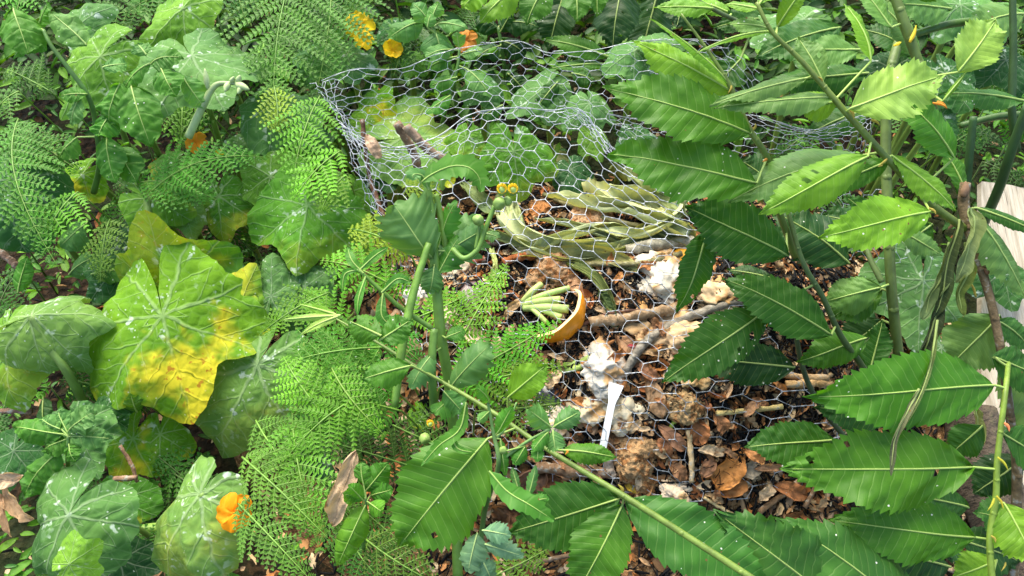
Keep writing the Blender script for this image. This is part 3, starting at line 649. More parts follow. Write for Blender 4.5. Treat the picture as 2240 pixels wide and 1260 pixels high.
def shreds():
    rng = random.Random(77); mb = MB()
    for px, py, w, nn, cc in [(1212, 598, 60, 130, (.42, .26, .13)), (1298, 492, 70, 150, (.58, .36, .18)), (1385, 1000, 60, 110, (.50, .32, .15)), (1480, 760, 70, 110, (.60, .42, .24)), (1240, 770, 50, 70, (.52, .36, .18)), (1380, 650, 120, 120, (.40, .25, .12)),
                           (1540, 660, 70, 90, (.50, .32, .16)), (1500, 880, 60, 90, (.52, .36, .18)), (1600, 1000, 120, 110, (.42, .24, .10)), (1130, 600, 90, 110, (.44, .20, .08)), (1720, 640, 90, 120, (.50, .34, .18)), (1700, 760, 80, 90, (.36, .2, .1))]:
        for _ in range(nn):
            x, y = px+rng.gauss(0, w*.45), py+rng.gauss(0, w*.3); c = PH(x, y, rng.uniform(.012, .034)); an = rng.uniform(0, 3.14); l = rng.uniform(.006, .02)
            d = V3(math.cos(an), math.sin(an), rng.uniform(-.2, .2)); e = np.cross(d, cn()); q = rng.uniform(.6, 1.3)
            mb.tube(crom([c-d*l, c+e*l*rng.uniform(-.5, .5)+cn()*.002, c+d*l], 3), rng.uniform(.0004, .0011), 4, cap=False); mb.col[-1][:] = tuple(v*q for v in cc)
    tag(mb.build('plant_fibre', M['litter'], vcol=True), 'matted brown and tan shreds of plant fibre lying over the heap', 'plant fibre', kind='stuff')
shreds()
# wilted, limp leaves thrown on the heap
def limp(label, pts, wpx, tint, lift=.03, crump=.07, curl=1.2, seed=1):
    wpx *= .95; q = [PH(x, y, lift) for x, y in pts]; path = crom(q, 10); mb = MB()
    blade(mb, q[0], q[-1], pxm(wpx, q[0]), cn(0, .35, .95), 0, .1, 0, 0, 'dry', .10, .8, .02, rib=.0018, seed=seed, nv=9, path=path, crump=crump, curl=curl, pk=.22)
    o = mb.build('wilted_leaf', [M['dead'], M['dead']], origin=q[0], tint=tint); tag(o, label, 'wilted leaf', 'limp wilted leaves thrown on the heap')
PO, OL = (.44, .48, .27), (.24, .29, .12)
for i, a in enumerate([
 ('long pale wilted leaf curling in a hook at the left of the pile', [(1095, 425), (1108, 490), (1165, 530), (1250, 548), (1340, 530)], 82, PO),
 ('broad pale wilted leaf across the top of the pile', [(1195, 432), (1290, 450), (1380, 462), (1470, 495), (1515, 505)], 84, PO),
 ('rolled pale wilted leaf hanging from the wire at the back', [(1185, 320), (1235, 370), (1275, 405), (1320, 445)], 66, (.36, .40, .20)),
 ('wrinkled olive leaf beneath the front chestnut leaf', [(1335, 378), (1400, 400), (1460, 432), (1500, 470)], 88, OL),
 ('creased pale leaf at the right end of the pile', [(1310, 500), (1400, 515), (1470, 480), (1500, 440)], 60, PO),
 ('narrow dark edged leaf running under the pile', [(1120, 555), (1220, 560), (1330, 562), (1400, 590)], 60, (.30, .30, .12)),
 ('thin olive leaf hanging above the brown fibrous patch', [(1230, 565), (1290, 600), (1330, 650), (1345, 690)], 54, (.15, .19, .06)),
 ('small limp leaf standing left of the rusty pods', [(1072, 545), (1085, 580), (1080, 610)], 32, (.38, .44, .18)),
 ('grey green leaf lying at the left back of the pile', [(1010, 400), (1050, 440), (1095, 470)], 52, (.24, .32, .14)),
 ('limp olive leaf under the curving thistle bud stem', [(1010, 500), (1090, 520), (1180, 545)], 44, OL),
 ('flat dull leaf between the pile and the upper wire fold', [(1330, 360), (1380, 350), (1440, 395)], 50, (.22, .28, .13)),
 ('ragged olive leaf edge above the lichen stick', [(1340, 560), (1420, 500), (1500, 512)], 50, (.33, .33, .15)),
 ('wrinkled pale leaf folded over at the top of the pile', [(1240, 400), (1320, 430), (1400, 440), (1450, 470)], 76, (.48, .50, .26)),
 ('broad crumpled leaf at the middle of the pile', [(1150, 560), (1240, 520), (1330, 500), (1420, 520)], 70, PO),
 ('curled olive leaf lying at the right end under the glossy leaf', [(1400, 440), (1450, 500), (1520, 520)], 84, (.36, .38, .17)),
 ('twisted grey green leaf trailing over the lichen stick', [(1230, 545), (1330, 545), (1430, 515), (1500, 528)], 46, (.34, .40, .24)),
 ('rolled grey green leaf lying lengthwise over the pile', [(1170, 480), (1270, 500), (1370, 530), (1470, 525)], 44, (.30, .35, .20)),
 ('limp leaf hanging left of the rusty brown clump', [(1110, 440), (1130, 480), (1150, 515)], 50, (.30, .36, .19)),
 ('dark limp leaf right of the grapefruit rind', [(1310, 640), (1330, 670), (1350, 715)], 50, (.06, .10, .035))]):
    limp(a[0], a[1], a[2], a[3], .05 if i in (1, 3, 4) else .035, seed=50+i, curl=(2.3, 2.8, 1.7)[i % 3], crump=.05)
# dry fallen leaves
def dryleaf(label, b, t, wpx, tint, lift=.02, cr=.06, curl=.7, pos=None, seed=0, prof='dry'):
    pb, pt = (PH(*b, lift), PH(*t, lift+.01)) if pos is None else (P(*b, pos), P(*t, pos-.01)); mb = MB()
    blade(mb, pb, pt, pxm(wpx, pb), cn(random.uniform(-.3, .3), .2, 1), .10, .05, 0, 0, prof, .14, .3, .03, rib=.0009, seed=seed, nv=7, crump=cr, curl=curl)
    o = mb.build('dry_leaf', [M['dry'], M['dry']], origin=pb, tint=tint); tag(o, label, 'dry leaf', 'dry fallen leaves on the heap and among the plants')
OR, BR = (.50, .21, .05), (.20, .09, .035)
for i, a in enumerate([
 ('large orange brown dry leaf at the right end of the chips', (1625, 980), (1565, 1070), 62, OR), ('folded orange brown leaf below the largest one', (1640, 1045), (1575, 1085), 40, (.46, .20, .06)),
 ('orange brown leaf above the upright pale straw', (1532, 905), (1528, 975), 46, (.42, .17, .06)), ('small orange leaf beside the yellow straw', (1560, 905), (1590, 945), 34, (.44, .20, .08)),
 ('pointed brown leaf by the lower right leaf tip', (1690, 1062), (1768, 1082), 40, (.38, .15, .05)), ('long tan leaf standing right of the pale paper wad', (1418, 825), (1450, 915), 42, (.34, .21, .11)),
 ('dull brown leaf at the top of the long tan one', (1385, 795), (1440, 830), 30, (.34, .16, .08)), ('rust brown leaf left of the big white wad', (1215, 830), (1235, 870), 26, (.40, .14, .04)),
 ('tan flake leaf right of the round fibrous clump', (1415, 965), (1460, 1000), 24, (.46, .32, .17)), ('brown leaf under the golden clump', (1440, 930), (1500, 985), 34, (.30, .15, .08)),
 ('yellow dry leaf below the round fibrous clump', (1362, 1046), (1402, 1072), 34, (.62, .42, .05)), ('grey papery leaf right of the orange leaves', (1665, 1010), (1620, 1040), 40, (.30, .26, .19)),
 ('brown leaf scrap above the white plastic strip', (1395, 690), (1440, 740), 44, (.30, .16, .08)), ('tan leaf scrap among the wads under the stick', (1350, 735), (1400, 775), 36, (.36, .20, .10)),
 ('brown scrap beside the reddish crust', (1460, 1010), (1500, 1050), 34, (.26, .13, .06)), ('orange scrap by the upright straw', (1470, 1000), (1440, 960), 30, (.40, .17, .07)),
 ('brown leaf under the lowest wire meshes', (1560, 990), (1540, 1045), 32, (.32, .16, .08)), ('rusty leaf right of the golden clump', (1545, 860), (1530, 905), 34, (.30, .12, .05)),
 ('tan leaf curled beneath the fern tips', (1000, 720), (1070, 745), 36, (.52, .40, .24)), ('brown leaf scrap below the green stalks', (1215, 770), (1170, 800), 34, (.34, .17, .08))]):
    dryleaf(*a, seed=80+i)
def scraps():
    rng = random.Random(41)
    for i in range(75):
        x, y = (rng.uniform(1080, 1560), rng.uniform(560, 860)) if i < 38 else (rng.uniform(1220, 1800), rng.uniform(840, 1110))
        a = rng.uniform(0, 6.28); l = rng.uniform(14, 32); t = rng.choice([(.42, .18, .06), (.46, .30, .15), (.30, .14, .06), (.55, .40, .24), (.36, .20, .10), (.50, .22, .07)])
        pb, pt = PH(x-math.cos(a)*l, y-math.sin(a)*l*.8, .032), PH(x+math.cos(a)*l, y+math.sin(a)*l*.8, .036); mb = MB()
        blade(mb, pb, pt, pxm(l*rng.uniform(.5, 1.1), pb), cn(rng.uniform(-.5, .5), .3, 1), .10, .05, 0, 0, 'dry', .2, .4, .03, rib=0, seed=900+i, nv=4, crump=.12, curl=rng.uniform(.4, 1.6))
        o = mb.build('leaf_scrap', [M['dry']], origin=pb, tint=t); tag(o, 'curled brown leaf scrap lying loose among the wood chips of the heap', 'leaf scrap', 'loose leaf scraps on the heap')
scraps()
dryleaf('crumpled dark brown leaf beneath the arching thistle leaves', (1188, 1015), (1140, 1110), 96, (.19, .095, .05), .03, .13, 1.2, seed=120)
dryleaf('crumpled brown leaf left of the low chestnut leaf', (1150, 1110), (1080, 1140), 80, (.16, .075, .03), .03, .13, 1.2, seed=121)
dryleaf('curled tan dead leaf hanging among the lower ferns', (778, 985), (728, 1150), 62, (.48, .34, .20), cr=.09, curl=1.3, pos=1.10, seed=122)
dryleaf('flat brown dead leaf behind the cut thistle stem', (893, 735), (918, 800), 42, (.36, .24, .13), cr=.05, pos=1.42, seed=123)
dryleaf('peach brown dead leaf at the lower left edge', (50, 1040), (-20, 1062), 44, (.60, .42, .26), cr=.1, curl=1.2, pos=1.20, seed=124)
dryleaf('curled brown dead leaf left of the bluish squash leaf', (5, 1062), (72, 1138), 42, (.50, .32, .17), cr=.08, curl=1.5, pos=1.20, seed=125)
dryleaf('narrow brown dead leaf hanging at the lower left edge', (2, 1080), (26, 1175), 22, (.44, .27, .14), cr=.08, curl=1.5, pos=1.19, seed=126)
dryleaf('orange brown dead leaf under the drooping squash leaf', (345, 1225), (325, 1262), 60, (.46, .26, .13), cr=.08, pos=1.42, seed=127)
dryleaf('small brown dead leaf at the fold of the wire', (800, 295), (832, 345), 34, (.52, .36, .24), cr=.1, curl=1.2, pos=1.56, seed=128)
dryleaf('papery brown leaf caught in the wire left of the thistle', (850, 475), (885, 570), 36, (.42, .27, .18), cr=.1, pos=1.50, seed=129)

# ================================================================== CHICKEN WIRE
def wire():
    t0 = thing('wire_bin', 'sagging bin of galvanised chicken wire round the compost heap', 'chicken wire', P(1100, 400, 1.6))
    Q = lambda rows: [[P(*c) for c in r] for r in rows]
    mb = MB()   # standing back wall
    hexpanel(mb, Q([
        [(700, 178, 1.66), (780, 150, 1.70), (880, 148, 1.74), (960, 118, 1.78), (1060, 95, 1.80), (1140, 88, 1.80), (1200, 112, 1.79), (1280, 112, 1.78), (1370, 95, 1.76), (1480, 84, 1.74), (1600, 92, 1.72)],
        [(720, 215, 1.64), (800, 205, 1.70), (890, 192, 1.76), (980, 170, 1.80), (1070, 150, 1.82), (1145, 145, 1.82), (1215, 160, 1.81), (1290, 165, 1.80), (1380, 150, 1.78), (1480, 145, 1.76), (1590, 150, 1.74)],
        [(740, 250, 1.62), (820, 245, 1.68), (900, 235, 1.74), (990, 215, 1.78), (1080, 205, 1.80), (1150, 205, 1.80), (1225, 215, 1.80), (1300, 220, 1.79), (1390, 215, 1.77), (1480, 210, 1.76), (1590, 215, 1.74)],
        [(770, 300, 1.60), (840, 300, 1.66), (920, 290, 1.70), (1000, 265, 1.74), (1090, 260, 1.76), (1160, 262, 1.78), (1235, 270, 1.78), (1310, 285, 1.77), (1400, 290, 1.76), (1490, 290, 1.75), (1590, 290, 1.73)]]),
        cell=(26, 7), seed=1, selv=('top',), jitter=.009)
    mb.build('back_panel', M['wire'], t0)
    mb = MB()   # front sheet, creased at the top and draped over the heap
    H = lambda x, y, l=.035: PH(x, y, l)
    rows = [[P(745, 268, 1.58), P(800, 310, 1.57), P(880, 322, 1.56), (P(960, 300, 1.57)), P(1030, 250, 1.59), P(1120, 236, 1.60), P(1200, 242, 1.60), P(1270, 242, 1.60), P(1330, 320, 1.59), P(1420, 365, 1.56)],
            [P(778, 360, 1.56), P(830, 372, 1.55), P(900, 375, 1.54), P(980, 355, 1.55), P(1050, 325, 1.57), P(1130, 318, 1.58), P(1210, 322, 1.58), P(1290, 330, 1.58), P(1370, 385, 1.56), P(1470, 425, 1.54)],
            [P(800, 440, 1.56), P(850, 455, 1.54), P(920, 455, 1.53), P(1000, 440, 1.53), P(1070, 425, 1.54), P(1150, 420, 1.55), P(1230, 420, 1.55), P(1320, 425, 1.55), P(1410, 455, 1.54), P(1510, 480, 1.53)],
            [P(840, 520, 1.55), P(890, 540, 1.53), P(960, 540, 1.51), P(1030, 530, 1.51), P(1100, 520, 1.51), P(1180, 515, 1.51), P(1260, 515, 1.51), P(1350, 520, 1.51), P(1450, 530, 1.51), P(1570, 540, 1.52)],
            [H(870, 640), H(920, 640), H(990, 640, .05), H(1060, 640, .06), H(1140, 635, .07), H(1220, 635, .07), H(1300, 640, .06), H(1390, 640, .06), H(1490, 640, .05), H(1620, 640)],
            [H(900, 760), H(950, 760), H(1020, 760), H(1100, 760, .04), H(1180, 760, .05), H(1260, 760, .05), H(1340, 760, .05), H(1440, 750, .06), H(1550, 740, .05), H(1680, 730)],
            [H(960, 870), H(1010, 870), H(1080, 870), H(1150, 870), H(1230, 870, .05), H(1310, 870, .07), H(1400, 865, .06), H(1490, 860, .05), H(1600, 850), H(1760, 835)],
            [H(1010, 980), H(1060, 975), H(1130, 975), H(1200, 975), H(1280, 975, .045), H(1360, 975, .05), H(1450, 970), H(1550, 965), H(1670, 950), H(1830, 930)],
            [H(1060, 1100), H(1110, 1090), H(1180, 1080), H(1250, 1075), H(1330, 1075), H(1410, 1080), H(1500, 1090), H(1610, 1090), H(1740, 1070), H(1880, 1040)]]
    hexpanel(mb, rows, cell=(21, 22), seed=2, wr=.00062, selv=('top',), jitter=.009)
    mb.build('front_panel', M['wire'], t0)
    mb = MB()   # the left fold: bunched meshes seen nearly edge on
    hexpanel(mb, Q([[(688, 182, 1.66), (712, 178, 1.67), (735, 175, 1.69)], [(712, 235, 1.62), (735, 240, 1.63), (752, 240, 1.66)], [(748, 300, 1.59), (775, 305, 1.60), (800, 305, 1.62)],
                    [(778, 370, 1.57), (800, 380, 1.57), (822, 378, 1.60)], [(808, 450, 1.56), (828, 455, 1.56), (850, 455, 1.58)], [(850, 540, 1.55), (870, 545, 1.55), (895, 545, 1.56)], [(880, 640, 1.56), (900, 640, 1.56), (925, 640, 1.57)]]),
             cell=(5, 22), seed=3, jitter=.014)
    mb.build('side_fold', M['wire'], t0); mb = MB()
    hexpanel(mb, Q([[(745, 262, 1.57), (820, 305, 1.56), (900, 322, 1.55), (970, 305, 1.55)], [(748, 278, 1.58), (820, 322, 1.56), (905, 336, 1.55), (975, 322, 1.55)], [(752, 296, 1.58), (825, 338, 1.56), (910, 350, 1.55), (985, 335, 1.55)]]), cell=(11, 4), seed=4, jitter=.008)
    mb.build('crease', M['wire'], t0); mb = MB()
    hexpanel(mb, Q([[(1225, 240, 1.60), (1270, 240, 1.60), (1305, 275, 1.59), (1345, 325, 1.57)], [(1230, 262, 1.60), (1268, 262, 1.60), (1296, 292, 1.59), (1330, 335, 1.57)]]), cell=(9, 3), seed=5, jitter=.008)
    mb.build('crease', M['wire'], t0)
    mb = MB()   # squashed far corner seen between the chestnut stems
    hexpanel(mb, Q([[(1330, 250, 1.70), (1420, 262, 1.72), (1520, 262, 1.72), (1640, 250, 1.70), (1760, 285, 1.66), (1850, 262, 1.62), (1900, 250, 1.6)], [(1340, 275, 1.70), (1430, 290, 1.72), (1530, 290, 1.72), (1650, 272, 1.68), (1765, 293, 1.65), (1860, 280, 1.62), (1905, 262, 1.6)],
                    [(1350, 305, 1.70), (1440, 320, 1.72), (1540, 320, 1.72), (1665, 315, 1.67), (1770, 306, 1.65), (1860, 300, 1.62), (1905, 285, 1.6)], [(1380, 350, 1.70), (1460, 370, 1.72), (1560, 370, 1.72), (1690, 335, 1.67), (1780, 330, 1.66), (1860, 335, 1.64), (1900, 320, 1.62)]]), cell=(24, 6), seed=6, jitter=.008, selv=('top',))
    mb.build('corner_panel', M['wire'], t0); mb = MB()
    hexpanel(mb, Q([[(1500, 84, 1.74), (1600, 110, 1.72), (1660, 160, 1.70)], [(1500, 150, 1.76), (1610, 180, 1.74), (1665, 215, 1.72)], [(1510, 220, 1.76), (1620, 240, 1.74), (1670, 265, 1.72)]]), cell=(7, 5), seed=8, jitter=.01)
    mb.build('corner_panel', M['wire'], t0); mb = MB()
    hexpanel(mb, Q([[(1750, 400, 1.66), (1860, 410, 1.66), (1960, 420, 1.66)], [(1760, 450, 1.66), (1880, 480, 1.66), (1960, 490, 1.66)], [(1790, 560, 1.66), (1900, 570, 1.66), (1990, 580, 1.66)]]), cell=(8, 5), seed=9, jitter=.01)
    mb.build('corner_panel', M['wire'], t0)
wire()

# ================================================================== CHESTNUT SHOOTS
NP = [0]
def rads(sp, r):
    ts = np.linspace(0, 1, len(sp)); rr = np.interp(ts, np.linspace(0, 1, len(r)), r); return [pxm(a, p) for a, p in zip(rr, sp)]
def path_px(pts): return crom([P(*p) for p in pts], 8)
def chestnut(label, stem, r, leaves, d0, tint=(.13, .18, .035), mat='stem', extra=(), group='chestnut shoots on the right', name='chestnut_shoot'):
    """stem: [(px,py,depth)], leaves: (bx,by,tx,ty,w,colour[,tip depth offset, nx, ny, curl/droop, yellow, petiole px])"""
    sp = path_px(stem); t0 = thing(name, label, 'chestnut shoot' if 'chest' in name else 'plant', sp[0], group)
    mb = MB(); rr = rads(sp, r); mb.tube(sp, rr, 10, flute=.06)
    rng = random.Random(int(stem[0][0])); 
    for k in range(6, len(sp)-2, 7): lump(mb, sp[k]+cn()*rr[k]*.3, rr[k]*.95, k, .8, .2, 2)
    mb.build('stem', M[mat], t0, tint=tint)
    for i, l in enumerate(leaves):
        bx, by, tx, ty, wd, col = l[:6]; o = dict(zip(('dt', 'nx', 'ny', 'dr', 'ye'), l[6:])); dd = d0+o.get('d', 0)
        NP[0] += 1; seed = NP[0]*17; q = random.Random(seed)
        sgn = 1 if bx < tx else -1
        dz = o.get('dt', 0)
        b = P(bx, by, dd+dz); tp = P(tx, ty, dd+dz+q.uniform(-.03, .03))
        k = int(np.argmin(np.linalg.norm(sp-b, axis=1))); pet = sp[k] if np.linalg.norm(sp[k]-b) < .09 else None
        tt = jit(TT[col], .10); ye = o.get('ye', 0)
        n = cn(o.get('nx', q.uniform(-.22, .22)), o.get('ny', q.uniform(.12, .5)), .95)
        mb = MB(); dr = o.get('dr', q.uniform(.0, .3)); L = np.linalg.norm(tp-b)
        blade(mb, b, tp, pxm(wd*1.04, b), n, q.uniform(.03, .10), q.uniform(.02, .16), max(9, int(12+L*30)) if name[0] == 'c' else 10, .125, 'chest', q.uniform(.03, .09), q.uniform(-.45, .45), .006, pk=.09, droop=dr, petiole=pet, rib=pxm(2.3, b), seed=seed)
        lf = mb.build('leaf', [M['limed' if ye < 0 else 'chest'], M['rib']], t0, tint=(*tt[:3], max(0, ye)))
    for (x, y, x2, y2, rb, tc) in extra:   # buds, scales and stubs
        e = MB(); a, b = P(x, y, d0-.008), P(x2, y2, d0-.012); rb = pxm(rb*.75, a)
        e.tube(crom([a, (a+b)/2+V3(.002, .001, 0), b], 4), [rb*.6, rb, rb*.7, rb*.1], 7); e.build('bud', M['petal'], t0, tint=tc)
    return t0
ST = (.15, .21, .035); BUD = (.42, .36, .07)
chestnut('tall chestnut shoot with the large pale leaf facing up at the top right', [(1655, 5, 1.10), (1690, 70, 1.10), (1760, 140, 1.11), (1850, 245, 1.12), (1940, 345, 1.14), (2030, 440, 1.17), (2110, 500, 1.20)], [4, 5, 7, 8, 9],
 [(1690, 68, 1590, 52, 40, 'G', .02), (1688, 70, 1515, 122, 15, 'L', 0, .3, .9), (1862, 236, 2062, 168, 118, 'Y', -.02, 0, .25, .05), (1834, 214, 1562, 238, 58, 'G', 0, .1, .7), (1765, 172, 1552, 232, 44, 'G', .02, .1, .6),
  (1836, 222, 1735, 240, 62, 'L', .04, 0, 0), (1903, 136, 1846, 8, 46, 'L', 0, .5, .3), (1898, 343, 1658, 470, 86, 'L', -.01, 0, .2), (1885, 340, 1592, 442, 108, 'G', .06, 0, .4), (1945, 352, 1765, 430, 58, 'M', .05, 0, .2),
  (1952, 340, 2092, 462, 62, 'L', .02, .3, .2), (2036, 462, 1790, 520, 104, 'L', -.01, 0, .15), (2088, 345, 1972, 212, 86, 'M', .03, .2, .1, .1), (1800, 180, 1745, 80, 62, 'G', .05), (1700, 60, 1760, -30, 40, 'L', .03), (1660, 20, 1585, 10, 26, 'L'), (1660, 10, 1700, -40, 34, 'L')], 1.12, ST,
 extra=[(1798, 182, 1790, 168, 4, BUD), (1858, 238, 1868, 262, 5, BUD), (1940, 348, 1922, 362, 4, BUD), (2032, 455, 2048, 470, 4, BUD), (1905, 262, 1925, 275, 4, BUD), (1930, 362, 1920, 365, 3, BUD), (2040, 225, 2072, 235, 4, (.7, .35, .05))])
chestnut('chestnut shoot with two big glossy leaves pointing left over the wire', [(1490, 30, 1.16), (1555, 120, 1.17), (1598, 190, 1.18), (1638, 280, 1.19), (1678, 345, 1.21), (1690, 420, 1.26), (1740, 560, 1.34)], [2.5, 4, 6, 7, 7, 8],
 [(1640, 292, 1318, 190, 128, 'M', 0, 0, .2, .05), (1655, 402, 1328, 340, 142, 'M', 0, 0, .2, .05), (1602, 204, 1383, 88, 84, 'L', .01, 0, .3), (1598, 188, 1420, 40, 26, 'L', 0, .5, .7), (1600, 196, 1500, 120, 38, 'L', .03),
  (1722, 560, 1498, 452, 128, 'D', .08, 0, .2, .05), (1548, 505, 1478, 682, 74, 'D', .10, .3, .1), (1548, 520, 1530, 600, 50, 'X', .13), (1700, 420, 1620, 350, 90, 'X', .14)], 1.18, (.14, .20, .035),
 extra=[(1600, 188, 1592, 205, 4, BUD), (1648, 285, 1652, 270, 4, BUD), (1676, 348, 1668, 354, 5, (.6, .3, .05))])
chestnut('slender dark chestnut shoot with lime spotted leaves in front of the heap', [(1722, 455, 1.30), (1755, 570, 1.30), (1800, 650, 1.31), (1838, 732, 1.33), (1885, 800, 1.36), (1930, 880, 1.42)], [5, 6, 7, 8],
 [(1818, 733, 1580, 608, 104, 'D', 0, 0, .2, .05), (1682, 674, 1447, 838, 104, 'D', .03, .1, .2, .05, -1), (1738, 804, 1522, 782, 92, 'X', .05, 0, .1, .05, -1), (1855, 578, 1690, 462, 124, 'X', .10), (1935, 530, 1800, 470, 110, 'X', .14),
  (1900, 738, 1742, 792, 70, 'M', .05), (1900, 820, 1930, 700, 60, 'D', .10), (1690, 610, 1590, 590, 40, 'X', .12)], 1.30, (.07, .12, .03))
chestnut('ridged upright chestnut stem with an insect bitten leaf', [(1975, 60, 1.42), (1945, 170, 1.40), (1937, 300, 1.40), (1942, 480, 1.39), (1950, 640, 1.40), (1965, 780, 1.44)], [10, 11, 11, 11],
 [(1928, 628, 1803, 660, 78, 'G', 0, 0, .2), (1930, 632, 1815, 700, 70, 'M', .03), (1945, 520, 1850, 430, 60, 'D', .08), (1960, 500, 2060, 560, 50, 'G', .05), (2040, 490, 1985, 530, 70, 'H', .08), (1930, 700, 1850, 760, 80, 'X', .08)], 1.38, (.10, .15, .03))
chestnut('glossy chestnut shoot along the right edge with three broad leaves', [(2206, 790, 1.19), (2200, 850, 1.13), (2182, 1000, 1.12), (2178, 1090, 1.12), (2165, 1180, 1.12), (2172, 1290, 1.12)], [5, 6, 7, 7],
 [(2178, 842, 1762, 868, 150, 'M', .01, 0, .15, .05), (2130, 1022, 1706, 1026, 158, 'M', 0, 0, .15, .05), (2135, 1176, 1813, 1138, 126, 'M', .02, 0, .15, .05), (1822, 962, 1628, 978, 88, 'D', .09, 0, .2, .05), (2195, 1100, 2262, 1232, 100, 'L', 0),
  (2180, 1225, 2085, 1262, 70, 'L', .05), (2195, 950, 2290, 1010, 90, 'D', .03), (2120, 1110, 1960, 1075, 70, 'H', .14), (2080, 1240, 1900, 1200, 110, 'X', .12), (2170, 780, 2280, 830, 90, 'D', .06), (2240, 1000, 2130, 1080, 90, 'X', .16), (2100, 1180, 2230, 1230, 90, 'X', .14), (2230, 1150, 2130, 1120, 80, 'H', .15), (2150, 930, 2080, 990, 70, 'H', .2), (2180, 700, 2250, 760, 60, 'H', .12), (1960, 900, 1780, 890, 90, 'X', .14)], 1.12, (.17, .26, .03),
 extra=[(2182, 1000, 2206, 1030, 4, (.5, .5, .05)), (2180, 1085, 2195, 1115, 4, (.55, .5, .05)), (2175, 1090, 2160, 1118, 4, (.5, .5, .05)), (2168, 1172, 2178, 1188, 4, BUD), (2200, 1230, 2190, 1250, 3, BUD), (2197, 925, 2208, 945, 5, (.75, .3, .12))])
chestnut('long low chestnut shoot running from the ferns to the bottom edge', [(690, 672, 1.30), (740, 700, 1.28), (830, 752, 1.24), (920, 808, 1.20), (1060, 890, 1.13), (1200, 985, 1.07), (1365, 1085, 1.02), (1510, 1178, .99), (1660, 1275, .96)], [1.6, 2.6, 4, 5.5, 7, 8],
 [(1358, 1090, 1113, 1165, 132, 'D', .03, 0, .2, .05), (1362, 1102, 1255, 1310, 118, 'M', -.01, 0, .2), (1066, 960, 872, 1196, 186, 'M', .0, 0, .25, .05), (1368, 1095, 1690, 1300, 140, 'H', .03, 0, .4), (1905, 1390, 1562, 1116, 170, 'H', .05, 0, .4), (2040, 1390, 1700, 1132, 160, 'H', .07, 0, .4),
  (1112, 868, 1198, 796, 66, 'L', .0, 0, .1), (745, 690, 612, 700, 16, 'Y', 0), (735, 688, 650, 664, 18, 'L'), (740, 692, 655, 735, 18, 'Y'), (835, 735, 760, 700, 60, 'M', .04), (830, 745, 900, 700, 60, 'M', .05), (900, 800, 790, 830, 60, 'M', .04), (1230, 985, 1350, 1000, 44, 'M', .06)], 1.06, (.13, .20, .03),
 extra=[(1362, 1080, 1352, 1060, 6, BUD), (1105, 905, 1108, 940, 5, (.75, .45, .03)), (1240, 985, 1236, 995, 4, (.7, .35, .05)), (1062, 885, 1058, 862, 3, BUD), (760, 700, 775, 680, 4, ST)])
chestnut('brown chestnut stem with a broken knotty stub at the right', [(2112, 400, 1.20), (2108, 450, 1.20), (2128, 530, 1.20), (2165, 650, 1.20), (2192, 780, 1.20), (2208, 900, 1.22), (2225, 1040, 1.25), (2215, 1290, 1.30)], [11, 12, 9, 9, 10, 11],
 [(2130, 470, 2250, 660, 74, 'G', -.02, .3, .2), (2135, 455, 2290, 520, 30, 'D', -.01), (2185, 690, 2078, 800, 118, 'G', .06, -.1, .2), (2190, 800, 2300, 960, 100, 'G', .04), (2110, 420, 2060, 330, 50, 'M', .03)], 1.20, (.17, .12, .06), 'bark',
 extra=[(2106, 430, 2112, 396, 12, (.32, .20, .12)), (2135, 650, 2118, 612, 4, BUD), (2160, 600, 2152, 588, 7, (.30, .17, .10))])
chestnut('thick green chestnut stem coming down from the top right', [(1950, -30, 1.22), (1975, 40, 1.22), (2000, 110, 1.23), (2022, 170, 1.24), (2050, 260, 1.27)], [10, 11, 10, 8],
 [(2062, 222, 2118, 150, 10, 'L', -.01), (2095, 158, 2180, 42, 92, 'Y', -.02, .1, .3), (2010, 130, 1890, -20, 60, 'G', .05), (2240, 222, 2052, 208, 56, 'H', .02, 0, .6), (1950, 60, 1880, -25, 50, 'G', .0), (1990, -10, 2060, -50, 70, 'M')], 1.22, (.13, .19, .04),
 extra=[(1990, 92, 2004, 55, 6, (.75, .62, .06)), (1955, 100, 1972, 92, 5, (.7, .62, .06)), (2050, 222, 2072, 238, 5, (.75, .35, .05))])
chestnut('background chestnut branch hanging into view at the top centre', [(1020, -90, 1.9), (1150, -80, 1.95), (1300, -70, 2.0), (1450, -60, 2.0)], [5, 6],
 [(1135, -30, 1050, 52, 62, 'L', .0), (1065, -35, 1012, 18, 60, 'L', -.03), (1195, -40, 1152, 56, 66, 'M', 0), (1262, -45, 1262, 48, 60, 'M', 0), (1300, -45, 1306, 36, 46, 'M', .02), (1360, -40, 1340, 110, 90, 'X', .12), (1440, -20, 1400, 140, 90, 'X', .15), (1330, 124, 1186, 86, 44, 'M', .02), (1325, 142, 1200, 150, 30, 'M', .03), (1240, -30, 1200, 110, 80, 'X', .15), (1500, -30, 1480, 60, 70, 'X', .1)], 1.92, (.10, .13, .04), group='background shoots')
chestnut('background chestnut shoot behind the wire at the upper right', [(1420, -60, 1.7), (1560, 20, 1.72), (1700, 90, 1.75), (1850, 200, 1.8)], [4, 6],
 [(1560, 20, 1430, 18, 44, 'L', -.1), (1600, 30, 1490, 0, 40, 'L'), (1880, 110, 1760, 110, 70, 'G', -.3), (1840, 60, 1650, 130, 90, 'H', -.25), (1900, 160, 1650, 200, 70, 'D', -.2), (1700, 40, 1560, 60, 60, 'D'), (1900, 240, 1760, 300, 70, 'D', -.1), (1620, 130, 1560, 200, 70, 'D'), (2000, 120, 1880, 60, 70, 'D'), (2240, 30, 2120, 60, 90, 'G', -.3), (2080, 20, 1960, 10, 80, 'G', -.3)], 1.75, (.08, .12, .04), group='background shoots')
